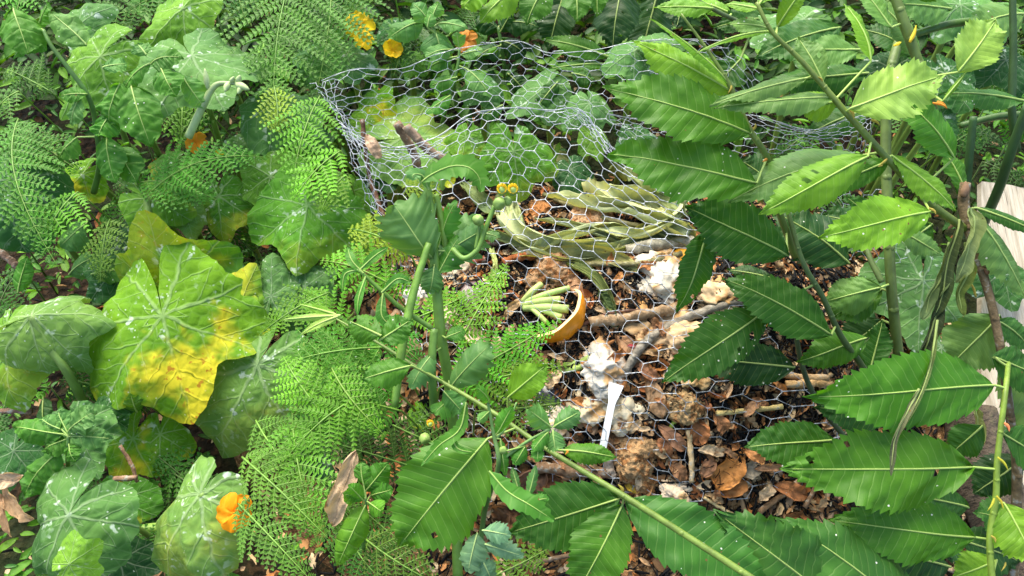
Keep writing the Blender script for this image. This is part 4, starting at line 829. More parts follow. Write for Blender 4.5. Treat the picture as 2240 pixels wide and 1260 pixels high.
# wilted hanging leaves on the broken stem
def hang(label, pts, wpx, tint, seed, curl=1.8):
    q = [P(*p) for p in pts]; path = crom(q, 10); mb = MB()
    blade(mb, q[0], q[-1], pxm(wpx, q[0]), cn(0, 0, 1), 0, .1, 0, 0, 'dry', .14, .3, .04, rib=.0016, seed=seed, nv=8, path=path, crump=.08, curl=curl)
    o = mb.build('wilted_leaf', [M['dead'], M['rib']], origin=q[0], tint=tint); tag(o, label, 'wilted leaf', 'withered leaves hanging from the broken stem')
hang('pale withered leaf hanging from the broken stub', [(2122, 455, 1.15), (2132, 500, 1.15), (2112, 560, 1.16), (2092, 620, 1.17)], 50, (.24, .30, .12), 1)
hang('dark withered leaf hanging left under the stub', [(2100, 480, 1.17), (2075, 560, 1.17), (2062, 640, 1.17), (2040, 700, 1.18)], 42, (.05, .075, .025), 2)
hang('olive withered leaf at the outer left of the hanging bunch', [(2078, 530, 1.18), (2060, 600, 1.18), (2035, 650, 1.18), (2018, 700, 1.18)], 44, (.17, .24, .09), 3)
hang('twisted withered leaf at the right of the hanging bunch', [(2110, 530, 1.17), (2118, 590, 1.17), (2098, 640, 1.17), (2110, 690, 1.17)], 36, (.13, .18, .04), 4)
hang('lowest blackish withered leaf of the hanging bunch', [(2062, 640, 1.18), (2040, 710, 1.18), (2020, 770, 1.18), (1985, 800, 1.19)], 46, (.035, .05, .02), 5)
hang('shrivelled leaf strand lying on the broad glossy leaf', [(2010, 850, 1.07), (1982, 905, 1.07), (1955, 965, 1.06), (1950, 1042, 1.06)], 22, (.12, .13, .07), 6)
hang('long thin withered strand beside the hanging bunch', [(2050, 700, 1.12), (2038, 780, 1.11), (2018, 850, 1.09), (1975, 940, 1.08)], 16, (.09, .13, .04), 7)
hang('pale curled leaf behind the lower right leaves', [(2130, 890, 1.38), (2140, 940, 1.38), (2125, 1000, 1.38)], 36, (.22, .26, .10), 8)
for lb, pts, r, tn in [('dark upright green stem at the right edge above the board', [(2215, -20, 1.35), (2217, 110, 1.36), (2214, 240, 1.38), (2225, 330, 1.42)], 8, (.04, .09, .02)),
                   ('green stem crossing sideways below the top right leaves', [(1990, 78, 1.45), (2080, 52, 1.46), (2160, 45, 1.46), (2260, 40, 1.46)], 9, (.06, .13, .02)),
                   ('dark green stem rising left of the wooden board', [(2130, 255, 1.40), (2122, 330, 1.42), (2115, 400, 1.45), (2100, 520, 1.5)], 9, (.035, .09, .02)),
                   ('dark green stem in front of the wooden board', [(2248, 230, 1.32), (2215, 320, 1.36), (2185, 410, 1.42), (2150, 490, 1.5)], 11, (.035, .085, .02)),
                   ('short green stem sloping behind the pale leaf at the right', [(2100, 275, 1.45), (2180, 255, 1.44), (2250, 250, 1.43)], 8, (.05, .11, .02)),
                   ('thin green shoot joining the ridged stem', [(1885, 510, 1.42), (1905, 570, 1.40), (1930, 618, 1.39)], 6, (.10, .15, .04)),
                   ('dark thin stem under the lime spotted leaves', [(1735, 690, 1.38), (1755, 800, 1.40), (1790, 880, 1.42), (1850, 960, 1.45)], 6, (.05, .08, .03))]:
    sp = path_px(pts); mb = MB(); rr = pxm(r, sp[0]); mb.tube(sp, [rr*.85, rr, rr*1.1], 10, flute=.05)
    tag(mb.build('plant_stem', M['stem'], origin=sp[0], tint=tn), lb, 'stem', 'bare stems at the right')

# ================================================================== SQUASH PLANTS
SQ = dict(b=(.11, .245, .068), g=(.09, .24, .022), l=(.16, .33, .035), d=(.026, .085, .025), y=(.14, .32, .015), p=(.17, .32, .07), v=(.045, .14, .035))
def squash(label, leaves, flowers=(), group='squash plants'):
    """leaf: (ax,ay, tip dx,dy in pixels (y down), R px, colour, depth offset, normal(nx,ny), bend(bx,by), yellow, opts)"""
    at0 = PC(leaves[0][0], leaves[0][1]); root = np.array([at0[0], at0[1], ground(at0[0], at0[1])]); t0 = thing('squash_plant', label, 'squash plant', root, group)
    for i, l in enumerate(leaves):
        ax, ay, dx, dy, R, col, od, nx, ny, bx, by, ye = l[:12]; o = l[12] if len(l) > 12 else {}
        at = PC(ax, ay, od); NP[0] += 1; mb = MB()
        squash_leaf(mb, at, V3(dx, -dy, 0), pxm(R, at), cn(nx, ny, .95), (bx*1.1, by*1.45), seed=NP[0], ruffle=o.get('ruf', .05), cup=o.get('cup', .05), fold=o.get('fold', random.uniform(-.38, -.12)), lobes=o.get('lobes', .10), off=o.get('off', .2), crink=o.get('cr', .012))
        lf = mb.build('leaf', M['squash'], t0, tint=(*jit(SQ[col], .1)[:3], ye))
        if 'lab' in o: lf['label'] = o['lab']
        e = o.get('pet'); mb = MB(); rr = pxm(o.get('pr', 7), at)
        if e is None:
            f = at + V3(-dx, dy, 0)/max(1, math.hypot(dx, dy))*.05; foot = np.array([f[0]+random.uniform(-.03, .03), f[1]+.05, ground(f[0], f[1])]); ps = crom([at-cn(nx, ny, .95)*.004, (at+foot)/2+[0, .01, .05], foot], 8)
        else: ps = crom([at-cn(nx, ny, .95)*.003]+[PC(*q) for q in e], 8)
        mb.tube(ps, [rr*.9, rr, rr*1.15], 10, flute=.09); mb.build('petiole', M['stem'], t0, tint=jit((.17, .28, .05), .12))
    for (px, py, od, r, tn, kind) in flowers:
        c = PC(px, py, od); R = pxm(r, c); n = cn(random.uniform(-.3, .3), .2, .8); s = nz(np.cross(n, [0, 0, 1])); t = np.cross(n, s); mb = MB()
        for k in range(5):
            a = k*1.257+.4; d = s*math.cos(a)+t*math.sin(a); q = nz(np.cross(n, d))
            u = np.linspace(0, 1, 12)[:, None, None]; v = np.linspace(-1, 1, 7)[None, :, None]; pr = .2+.75*np.sin(u*math.pi*.62)**1.2*(1-.35*u**4)
            mb.grid(c + d*u*R*(1 if kind else .8)*(1-.12*v*v) + q*v*pr*R*.55 + n*(R*(.5*u-.55*u*u*(1 if kind else .2)) + R*.08*np.sin(v*5+u*6+k) + R*.12*v*v*u), None)
        mb.build('flower', M['petal'], t0, tint=tn)
    return t0
YEL, ORG = (.85, .60, .01), (.90, .33, .005)
squash('squash plant with the big yellow blotched leaf at the lower left centre', [
 (355, 688, 60, 200, 218, 'y', -.04, .05, .30, .35, .35, .95, dict(off=.12, fold=-.22, ruf=.06, cr=.008, lab='large leaf blotched yellow with an upright back lobe')),
 (378, 640, -12, -90, 150, 'g', .03, 0, -.2, .3, -.3, .25, dict(ruf=.06, off=.0))])
squash('squash plant with a pale arched leaf at the left edge', [
 (66, 690, 120, -40, 152, 'p', -.10, -.1, .55, 1.5, .9, .0, dict(pet=[(110, 760, -.05), (150, 820, 0), (190, 895, .12)], pr=9, ruf=.06, off=.1)),
 (14, 715, 15, 150, 165, 'l', -.04, -.3, .2, 1.2, .5, .15, dict(off=.36))])
squash('squash plant with the long pale leaf right of the yellow blotched one', [
 (562, 800, -95, 190, 205, 'p', .06, -.1, .2, .45, .45, .12, dict(off=.25, ruf=.06)), (515, 690, 25, -70, 100, 'l', .02, .2, .1, .8, .3, .5, dict(off=.15))])
squash('squash plant with the drooping pale leaf hiding an orange flower', [
 (436, 1080, -95, 150, 222, 'p', -.12, -.3, .35, 1.3, .55, .15, dict(pet=[(500, 1120, -.06), (550, 1170, 0), (620, 1225, .1)], pr=8, off=.34, ruf=.07, lab='drooping pale leaf folded over its stalk'))],
 [(514, 1120, -.13, 44, ORG, 1)])
squash('squash plant with the bluish cupped leaf at the lower left corner', [
 (148, 1125, -40, 110, 176, 'b', -.12, -.1, .35, .9, .8, 0, dict(off=.14, ruf=.07)), (150, 1235, 90, -60, 70, 'l', -.14, 0, 0, .5, .3, .0), (262, 1225, 20, 60, 90, 'd', .05, 0, .3, .3, .3, 0)])
squash('squash plant with yellowing leaves behind the drooping leaf', [
 (290, 960, -50, 110, 100, 'y', .12, 0, .2, .5, .3, .9), (262, 1090, 10, 80, 90, 'g', .12, 0, .2, .4, .3, .6), (350, 950, 0, 90, 80, 'y', .12, .2, .2, .5, .3, .8)])
squash('squash plant with small crinkled bluish leaves at the left', [
 (165, 935, 30, 60, 96, 'b', .02, 0, .3, .4, .4, 0, dict(ruf=.09, cr=.03)), (30, 985, -10, 50, 80, 'v', .10, 0, .3, .3, .3, 0), (225, 905, 40, -20, 60, 'v', .04, 0, .3, .4, .4, 0, dict(ruf=.1, cr=.03))])
squash('squash plant with limp dark bluish leaves on the left edge', [
 (20, 395, 10, 150, 140, 'v', .0, -.1, .1, .9, .4, 0, dict(off=.2)), (65, 445, 20, 110, 90, 'v', .03, .3, .1, .9, .3, 0)])
squash('squash plant with the broad silvery leaf at the top left', [
 (418, 122, 30, 60, 158, 'b', -.12, .05, .75, .35, .3, 0, dict(off=.1, ruf=.06, lab='broad silvery leaf spread flat')), (218, 122, -60, 70, 135, 'l', -.10, -.1, .3, .4, .5, 0, dict(off=.15, ruf=.06)), (400, 15, -60, 50, 118, 'l', .02, -.2, .2, .5, .3, 0), (170, 55, 30, -30, 80, 'b', -.05, 0, .3, .3, .3, 0)])
squash('squash plant with arching grey green leaves left of the wire', [
 (602, 228, 60, 60, 118, 'b', -.02, .1, .6, .6, .6, 0, dict(off=.15)), (560, 330, 30, 20, 60, 'v', .10, 0, .3, .3, .3, 0), (660, 300, 40, 40, 70, 'v', .05, 0, .3, .4, .3, 0), (760, 118, 10, 40, 66, 'b', .05, 0, .4, .3, .3, 0), (690, 120, -20, 60, 60, 'v', .12, 0, .3, .3, .3, 0)])
squash('squash plant with two speckled green leaves in the left centre', [
 (672, 448, -10, 95, 142, 'g', -.02, .05, .3, .25, .25, .12, dict(off=.08, lab='flat green leaf speckled with silver')), (590, 385, -30, -20, 86, 'g', .0, -.1, .3, .4, .3, 0), (478, 430, 10, 100, 92, 'g', .03, 0, .2, .5, .3, .25), (745, 430, 20, 70, 86, 'g', .04, .2, .2, .5, .3, .2)])
squash('squash plant with folded leaves on a thick pale stalk', [
 (322, 432, 90, 30, 100, 'l', -.04, .2, .35, .7, .5, .15, dict(pet=[(326, 500, .0), (330, 570, .1), (335, 650, .25)], pr=9)), (300, 432, -60, 10, 60, 'y', -.03, -.3, .3, .9, .6, .9), (402, 455, 20, 70, 62, 'p', .02, .4, .2, .7, .2, .1), (300, 540, -10, 70, 118, 'd', .08, 0, .3, .3, .3, 0), (250, 590, -30, 40, 80, 'v', .06, 0, .3, .3, .3, 0)])
squash('squash plant with crinkled blue green leaves in the left centre', [
 (592, 648, -5, -80, 78, 'b', .03, 0, .3, .4, .3, 0, dict(cr=.02, ruf=.08)), (668, 628, 50, -50, 74, 'b', .04, .1, .3, .6, .3, 0, dict(cr=.03, ruf=.1)), (490, 600, 10, 30, 72, 'v', .06, 0, .3, .3, .3, 0, dict(cr=.02, ruf=.08)), (425, 560, 0, 30, 46, 'v', .06, 0, .3, .3, .3, 0, dict(ruf=.08)), (640, 690, 30, 10, 60, 'b', .10, 0, .3, .3, .3, 0)])
squash('yellowing squash plant growing inside the wire at the back', [
 (880, 300, 60, -20, 132, 'p', .10, .1, .5, .3, .3, .12, dict(off=.1, ruf=.04)), (820, 215, -20, 80, 62, 'y', .10, -.2, .2, .8, .4, .9), (805, 260, 0, 70, 56, 'y', .09, .3, .2, .8, .3, .7), (1020, 300, -10, 50, 58, 'l', .10, 0, .2, .6, .3, .3), (950, 330, 30, 60, 70, 'y', .12, 0, .3, .5, .3, .5), (840, 350, 20, 80, 70, 'd', .12, 0, .3, .4, .3, 0)])
squash('dark squash plant behind the crease of the wire', [
 (1125, 330, 10, 90, 104, 'g', .06, 0, .1, .6, .4, .12), (1060, 185, 20, 60, 60, 'b', .12, .3, .3, .7, .4, 0), (1190, 190, -60, 60, 92, 'b', .14, -.2, .5, .9, .2, 0), (1290, 225, 10, 60, 74, 'b', .12, .1, .4, .6, .4, 0), (1390, 110, -40, 30, 84, 'b', .12, 0, .6, .6, .3, 0), (1390, 300, 10, 50, 60, 'v', .12, 0, .3, .3, .3, 0), (1250, 370, 20, 60, 60, 'd', .12, 0, .3, .3, .3, 0), (1300, 300, 20, 60, 50, 'l', .1, .3, .2, .8, .3, 0), (1430, 90, 40, 10, 60, 'b', .1, 0, .5, .5, .3, 0)])
squash('bluish squash plant behind the ridged stem at the right', [
 (2020, 615, -10, 90, 130, 'b', .09, 0, .2, .4, .3, 0, dict(off=.1)), (2190, 590, 10, 60, 84, 'v', .10, 0, .3, .3, .3, 0), (2060, 760, -10, 80, 80, 'b', .15, 0, .3, .3, .3, 0), (1890, 700, 0, 60, 60, 'v', .14, 0, .3, .3, .3, 0), (1990, 530, 0, 30, 60, 'v', .15, 0, .3, .3, .3, 0), (2180, 960, 20, 60, 70, 'v', .2, 0, .3, .3, .3, 0), (2060, 1150, 20, 60, 70, 'v', .2, 0, .3, .3, .3, 0)])
squash('squash plant with silvery leaves at the top right', [
 (1760, 40, -60, 30, 110, 'b', -.25, 0, .6, .4, .3, 0), (2100, 10, -60, -10, 90, 'b', -.2, 0, .5, .4, .3, 0), (2150, 20, 60, 10, 90, 'b', -.15, 0, .5, .4, .3, 0), (2070, 160, 30, 60, 90, 'v', -.15, 0, .3, .4, .3, 0), (2060, 250, -10, 30, 60, 'v', -.1, 0, .3, .4, .3, 0), (1950, 150, -30, 50, 80, 'd', .0, 0, .3, .4, .3, 0), (2200, 130, 10, 60, 80, 'd', -.05, 0, .3, .4, .3, 0)])
squash('squash plant with yellow flowers at the top centre left', [
 (860, 60, 10, 50, 50, 'v', .25, 0, .3, .3, .3, 0), (900, 130, 30, 30, 40, 'g', .15, 0, .3, .3, .3, 0)], [(786, 56, .0, 36, YEL, 1), (858, 112, .08, 28, (.80, .55, .01), 0), (1020, 90, .15, 28, (.55, .22, .03), 1), (795, 88, .0, 24, YEL, 1)])
squash('squash plant with a small orange flower in the left thicket', [
 (520, 325, 40, 0, 60, 'b', .08, 0, .3, .5, .3, 0), (380, 360, -30, 40, 70, 'g', .10, 0, .3, .5, .3, .3), (180, 380, -30, 40, 70, 'y', .10, 0, .3, .5, .3, .8)], [(430, 312, .0, 26, (.9, .36, .02), 1), (480, 335, .02, 10, YEL, 1)])
squash('dark squash leaves under the central ferns', [
 (810, 880, -20, 40, 100, 'g', .14, 0, .3, .3, .3, 0), (640, 850, 10, 60, 110, 'p', .13, 0, .2, .3, .3, 0), (700, 960, 20, 60, 90, 'd', .2, 0, .3, .3, .3, 0), (930, 900, 10, 40, 50, 'y', .12, 0, .3, .3, .3, .7), (760, 790, 10, 40, 70, 'g', .14, 0, .3, .3, .3, 0)])
squash('squash vine with bare thick stalks at the bottom left', [(480, 1290, 20, 60, 60, 'g', .05, 0, .3, .3, .3, 0, dict(pet=[(470, 1200, .08), (430, 1165, .10), (350, 1155, .12), (250, 1170, .14)], pr=11))])

# ================================================================== BROAD-LEAVED WEEDS
def weed(label, stem, r, leaves, d0, name='nightshade_plant', cat='weed', mat='weed', tint=(.08, .18, .03), puck=.035, prof='ovate', teeth=8, tamp=.05, extra=()):
    sp = path_px(stem); t0 = thing(name, label, cat, sp[-1], 'leafy weeds'); mb = MB(); rr = rads(sp, r); mb.tube(sp, rr, 9, flute=.05); mb.build('stem', M['stem'], t0, tint=tint)
    for pts, rb in extra:
        q = path_px(pts); e = MB(); e.tube(q, [pxm(a, q[0]) for a in rb], 8, flute=.05); e.build('stem', M['stem'], t0, tint=jit(tint))
    for l in leaves:
        bx, by, tx, ty, wd, col = l[:6]; dz = l[6] if len(l) > 6 else 0; NP[0] += 1; q = random.Random(NP[0]*13)
        b, tp = P(bx, by, d0+dz), P(tx, ty, d0+dz+q.uniform(-.03, .02)); k = int(np.argmin(np.linalg.norm(sp-b, axis=1))); pet = sp[k] if np.linalg.norm(sp[k]-b) < .05 else None
        mb = MB(); n = cn(l[7] if len(l) > 7 else q.uniform(-.3, .3), l[8] if len(l) > 8 else q.uniform(.1, .5), .95)
        blade(mb, b, tp, pxm(wd, b), n, q.uniform(.05, .14), q.uniform(.0, .12), teeth, tamp, prof, q.uniform(.05, .1), quilt=min(puck, .012), droop=q.uniform(.1, .4), petiole=pet, rib=pxm(1.7, b), seed=NP[0], pk=puck*3.2, twist=0 if False else q.uniform(-.4, .4))
        mb.build('leaf', [M[mat], M['rib']], t0, tint=jit(TT[col] if isinstance(col, str) else col, .12))
    return t0
NG = (.075, .23, .022); NB = (.11, .27, .06)
weed('nightshade plant with puckered leaves on a dark upright stem at the upper left', [(95, 66, 1.56), (112, 100, 1.56), (150, 150, 1.57), (195, 215, 1.59), (212, 290, 1.63), (218, 360, 1.68), (205, 420, 1.76)], [4, 5, 6, 7],
 [(30, 20, 62, 118, 84, NG), (190, 100, 112, 28, 66, NB), (262, 182, 240, 272, 88, NG, -.02), (286, 186, 330, 320, 92, NG, -.01), (175, 210, 160, 275, 52, NB), (240, 250, 215, 300, 60, NG), (190, 205, 130, 210, 36, NG), (225, 150, 280, 140, 48, NB), (330, 140, 400, 125, 60, NG, -.03), (350, 145, 385, 210, 66, NG, -.04), (400, 165, 448, 238, 52, NB, -.02), (320, 120, 300, 95, 44, NB, -.03), (330, 140, 270, 200, 40, NG), (100, 70, 30, 130, 46, NG, .03), (85, 60, 110, 5, 40, NG, .03), (235, 300, 250, 400, 74, NG, .04), (262, 320, 300, 400, 66, NG, .06), (170, 300, 130, 350, 50, NG, .06), (130, 90, 200, 60, 50, NG, .05)], 1.56)
weed('nightshade seedling with smooth rounded leaves at the top centre', [(948, 60, 1.88), (955, 90, 1.88), (985, 150, 1.92), (1000, 240, 2.0)], [4, 5],
 [(925, 48, 848, 84, 54, NB), (952, 68, 962, 128, 74, NB), (958, 52, 1024, 62, 34, NB), (938, 50, 902, 6, 44, NB, -.02), (945, 40, 960, 5, 34, NB, -.02), (935, 60, 945, 30, 30, NB, -.04)], 1.88, puck=.008)
weed('nightshade plant growing through the back of the wire', [(1005, 110, 1.86), (1000, 150, 1.86), (980, 220, 1.88), (960, 300, 1.95)], [3, 5],
 [(985, 108, 930, 125, 44, NB), (1005, 105, 1000, 70, 32, NB), (990, 125, 935, 150, 40, NG), (1010, 120, 1060, 110, 30, NB), (1020, 150, 1075, 215, 48, NB), (1000, 170, 940, 190, 44, NG), (985, 210, 930, 250, 40, NG)], 1.86, puck=.012)
weed('crinkled nightshade plant in front of the bluish leaves at the left', [(150, 955, 1.24), (148, 990, 1.25), (150, 1040, 1.32)], [4, 5],
 [(140, 950, 30, 935, 60, NG), (150, 945, 210, 900, 66, NB), (145, 960, 95, 985, 50, NG), (155, 955, 250, 960, 50, NB), (130, 985, 55, 1085, 74, NG, .02), (150, 950, 130, 895, 50, NB), (150, 970, 165, 1010, 40, NG), (135, 940, 90, 915, 40, NB)], 1.24, puck=.06)
weed('bright green mint-like weed at the bottom left of centre', [(800, 1090, 1.08), (800, 1130, 1.10), (795, 1200, 1.2)], [3, 4],
 [(798, 1108, 738, 1238, 58, (.10, .27, .015)), (790, 1085, 750, 1080, 42, (.08, .24, .015)), (800, 1075, 850, 1012, 52, (.06, .2, .015), .02), (795, 1060, 790, 1010, 40, (.07, .22, .02)), (808, 1100, 838, 1120, 40, (.09, .26, .015)), (795, 1095, 760, 1060, 40, (.08, .25, .02)), (810, 1085, 860, 1070, 44, (.05, .18, .015), .02)], 1.08, 'mint_plant', puck=.02, teeth=11, tamp=.08)
weed('broad weed leaves low between the squash plants on the far left', [(190, 480, 1.7), (200, 520, 1.72), (220, 600, 1.78)], [4, 5],
 [(190, 490, 130, 540, 70, NB), (200, 600, 290, 590, 56, NG, -.05), (150, 600, 210, 560, 56, NB), (40, 640, 60, 560, 40, NG), (95, 870, 110, 960, 36, (.03, .1, .02)), (300, 900, 285, 860, 40, (.10, .26, .02), -.2)], 1.68, puck=.03)
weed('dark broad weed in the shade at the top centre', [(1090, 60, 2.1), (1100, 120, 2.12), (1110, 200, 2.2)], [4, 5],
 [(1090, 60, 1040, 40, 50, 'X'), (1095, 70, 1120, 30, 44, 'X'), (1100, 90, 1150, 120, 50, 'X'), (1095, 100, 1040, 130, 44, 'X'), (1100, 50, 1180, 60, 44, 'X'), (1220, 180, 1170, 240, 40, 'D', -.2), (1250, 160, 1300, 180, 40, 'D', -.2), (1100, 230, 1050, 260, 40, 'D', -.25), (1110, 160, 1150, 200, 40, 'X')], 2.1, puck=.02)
# sow thistles
TG, TB = (.07, .23, .022), (.10, .24, .06)
def bud(t0, px, py, d, r, yellow):
    c = P(px, py, d); R = pxm(r, c); mb = MB(); lump(mb, c, R, int(px), 1.1, .15, 3); b = mb.build('flower_bud', M['stem'], t0, tint=(.22, .34, .07))
    if yellow:
        mb = MB(); n = cn(0, .3, .9)
        for k in range(26):
            a = k*2.4; d_ = nz(V3(math.cos(a), math.sin(a), .9)); mb.tube([c+d_*R*.6, c+d_*R*1.5+V3(0, R*.5, 0)], [R*.22, R*.1], 4)
        mb.build('petals', M['petal'], b, tint=(.85, .62, .02))
S = weed('tall thick-stemmed sow thistle in front of the heap', [(928, 385, 1.22), (940, 440, 1.22), (946, 520, 1.22), (956, 640, 1.23), (966, 745, 1.24), (985, 860, 1.27), (995, 1000, 1.34), (1002, 1280, 1.42)], [7, 9, 11, 12, 12, 12, 12],
 [(948, 565, 862, 448, 118, TB), (952, 565, 1048, 486, 100, TB, .01), (958, 600, 1005, 520, 60, TG, .0), (950, 580, 940, 640, 50, TB, -.01), (960, 540, 1000, 440, 44, TG, .02), (980, 550, 1060, 500, 52, TB, .01), (1060, 510, 1092, 520, 26, TB, .0),
  (950, 770, 898, 850, 44, TB, -.01), (985, 850, 1075, 752, 66, TB, .0), (975, 740, 1015, 722, 34, TG), (970, 855, 1010, 900, 50, TB, -.02), (990, 870, 950, 905, 46, TG, 0)], 1.22, 'sow_thistle', 'thistle', 'thistle', (.13, .25, .035), .02, 'lance', 7, .32,
 extra=[([(938, 532, 1.20), (905, 640, 1.19), (880, 760, 1.18), (864, 890, 1.18)], [7, 9, 10, 8]), ([(953, 425, 1.23), (965, 480, 1.23), (978, 560, 1.24)], [7, 7]), ([(950, 720, 1.21), (945, 800, 1.21), (950, 900, 1.24)], [9, 10]),
        ([(945, 718, 1.21), (880, 675, 1.20), (830, 632, 1.19), (785, 590, 1.18)], [6, 5, 4]), ([(990, 545, 1.21), (1015, 565, 1.20), (1045, 545, 1.20), (1062, 500, 1.20), (1082, 450, 1.20)], [6, 6, 5]), ([(1040, 545, 1.2), (1048, 500, 1.2), (1046, 480, 1.2)], [4, 4])])
for a in [(1092, 445, 1.19, 13, 0), (1098, 418, 1.19, 10, 1), (1122, 418, 1.20, 10, 1), (1046, 482, 1.19, 12, 0), (1110, 440, 1.2, 10, 0)]: bud(S, *a)
def archleaf(t0, pts, wpx, tint, seed, teeth=9, tamp=.3, prof='lance'):
    q = [P(*p) for p in pts]; mb = MB(); blade(mb, q[0], q[-1], pxm(wpx, q[0]), cn(0, .3, 1), 0, .1, teeth, tamp, prof, .07, .3, .02, rib=pxm(1.8, q[0]), seed=seed, path=crom(q, 10))
    mb.build('leaf', [M['thistle'], M['rib']], t0, tint=jit(tint))
archleaf(S, [(918, 402, 1.20), (945, 382, 1.20), (988, 364, 1.19), (1025, 366, 1.18), (1048, 388, 1.18), (1052, 420, 1.18)], 46, TG, 1, 9, .5)
archleaf(S, [(938, 415, 1.21), (925, 385, 1.20), (905, 382, 1.19), (905, 395, 1.19)], 30, TB, 2)
for i, a in enumerate([([(785, 592, 1.18), (820, 560, 1.18), (850, 540, 1.18)], 22), ([(800, 605, 1.18), (785, 650, 1.17), (782, 690, 1.17)], 18), ([(835, 640, 1.18), (870, 610, 1.18), (900, 618, 1.18)], 22), ([(838, 642, 1.19), (835, 690, 1.18), (858, 715, 1.18)], 26), ([(795, 598, 1.18), (770, 570, 1.18), (760, 540, 1.19)], 22), ([(785, 590, 1.18), (755, 600, 1.18), (748, 640, 1.18)], 16)]): archleaf(S, a[0], a[1], TG, 10+i, 0, 0)
S2 = weed('small sow thistle with star-like toothed leaves in front of the low chestnut leaf', [(1065, 870, 1.02), (1080, 950, 1.02), (1090, 1020, 1.02), (1060, 1120, 1.1), (1045, 1260, 1.2)], [3, 5, 6, 6],
 [(1210, 935, 1268, 900, 40, TB), (1205, 935, 1155, 895, 44, TB), (1210, 940, 1215, 985, 40, TB), (1200, 945, 1165, 985, 26, TG), (1085, 950, 1120, 890, 30, TG), (1068, 880, 1040, 845, 26, TG), (1070, 900, 1045, 922, 20, TB), (1150, 975, 1125, 1015, 30, TG), (1175, 965, 1175, 1010, 26, TG), (1095, 960, 1105, 1040, 22, TG),
  (1155, 1090, 1172, 1018, 20, TB), (1135, 1075, 1120, 1022, 16, TB), (1160, 1095, 1200, 1090, 22, TG), (1055, 1160, 1118, 1170, 40, (.16, .30, .16)), (1060, 1190, 1145, 1215, 34, (.16, .30, .16)), (1045, 1165, 1025, 1250, 56, (.14, .26, .13)), (1055, 1225, 1075, 1270, 44, (.15, .28, .15))], 1.02, 'sow_thistle', 'thistle', 'thistle', (.11, .22, .05), .02, 'lance', 7, .34,
 extra=[([(1092, 1010, 1.02), (1150, 968, 1.02), (1205, 938, 1.02)], [4, 3]), ([(1085, 960, 1.02), (1110, 930, 1.03), (1130, 880, 1.04)], [3, 2])])
archleaf(S2, [(1070, 1030, 1.0), (1110, 1075, .99), (1160, 1105, .98), (1212, 1138, .98)], 44, TG, 30, 9, .3)
archleaf(S2, [(1020, 880, 1.03), (1005, 940, 1.03), (960, 975, 1.03), (920, 1020, 1.03)], 26, TG, 31, 12, .3)
archleaf(S2, [(985, 940, 1.04), (1000, 980, 1.03), (1040, 990, 1.03)], 16, TG, 32, 0, 0)
for a in [(1100, 985, 1.0, 8, 0), (942, 928, 1.1, 7, 1), (930, 960, 1.1, 12, 0)]: bud(S2, *a)
# fuzzy shoot tip of the squash vine at the upper left
sv = thing('squash_shoot', 'hairy pale squash shoot tip rising at the upper left centre', 'squash shoot', P(420, 290, 1.6), 'squash plants')
mb = MB(); q = path_px([(412, 300, 1.58), (440, 240, 1.56), (468, 190, 1.55), (500, 182, 1.55), (535, 186, 1.55)]); mb.tube(q, [pxm(a, q[0]) for a in (9, 8, 5, 3)], 9); mb.build('stem', M['stem'], sv, tint=(.30, .40, .16))
for k, (x, y, x2, y2, r) in enumerate([(455, 195, 448, 150, 7), (500, 182, 492, 200, 8), (515, 182, 545, 196, 9), (520, 180, 525, 165, 7), (530, 186, 520, 205, 7), (505, 180, 512, 168, 6)]):
    mb = MB(); a, b = P(x, y, 1.55), P(x2, y2, 1.54); mb.tube(crom([a, (a+b)/2, b], 4), [pxm(r, a)*z for z in (.5, 1, .8, .2)], 8); mb.build('bud', M['stem'], sv, tint=(.38, .48, .20))

# ================================================================== BRACKEN
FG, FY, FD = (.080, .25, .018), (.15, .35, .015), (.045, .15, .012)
def frond(label, bx, by, tx, ty, hw, tint, od=0, arch=.12, dt=0, sp=21, n=(0, .3), curl=.0, tri=1.0, lean=.5, ground_stalk=True, group='bracken fronds'):
    b, tp = PC(bx, by, od), PC(tx, ty, od+dt); NP[0] += 1; ms, ml = MB(), MB()
    hw *= 1.55; fern(ms, ml, b, tp, pxm(hw, b), cn(n[0]+random.uniform(-.15, .15), n[1], .95), arch, pxm(sp, b), pxm(7.2+hw*.012, b), curl, NP[0], tri, lean)
    if ground_stalk:
        f = np.array([b[0]+(b[0]-tp[0])*.3+random.uniform(-.03, .03), b[1]+abs(b[2])*.25, ground(b[0], b[1])]); ms.tube(crom([b, (b*.6+f*.4)+[0, .01, .02], f], 6), [.0017, .0024], 6)
    else: f = b
    t0 = thing('bracken_frond', label, 'fern', f, group)
    ms.build('stalk', M['stem'], t0, tint=jit((.14, .27, .03))); ml.build('leaflets', M['fern'], t0, tint=jit((tint[0]*random.uniform(.75, 1.45), tint[1]*random.uniform(.85, 1.15), tint[2]), .2), smooth=False)
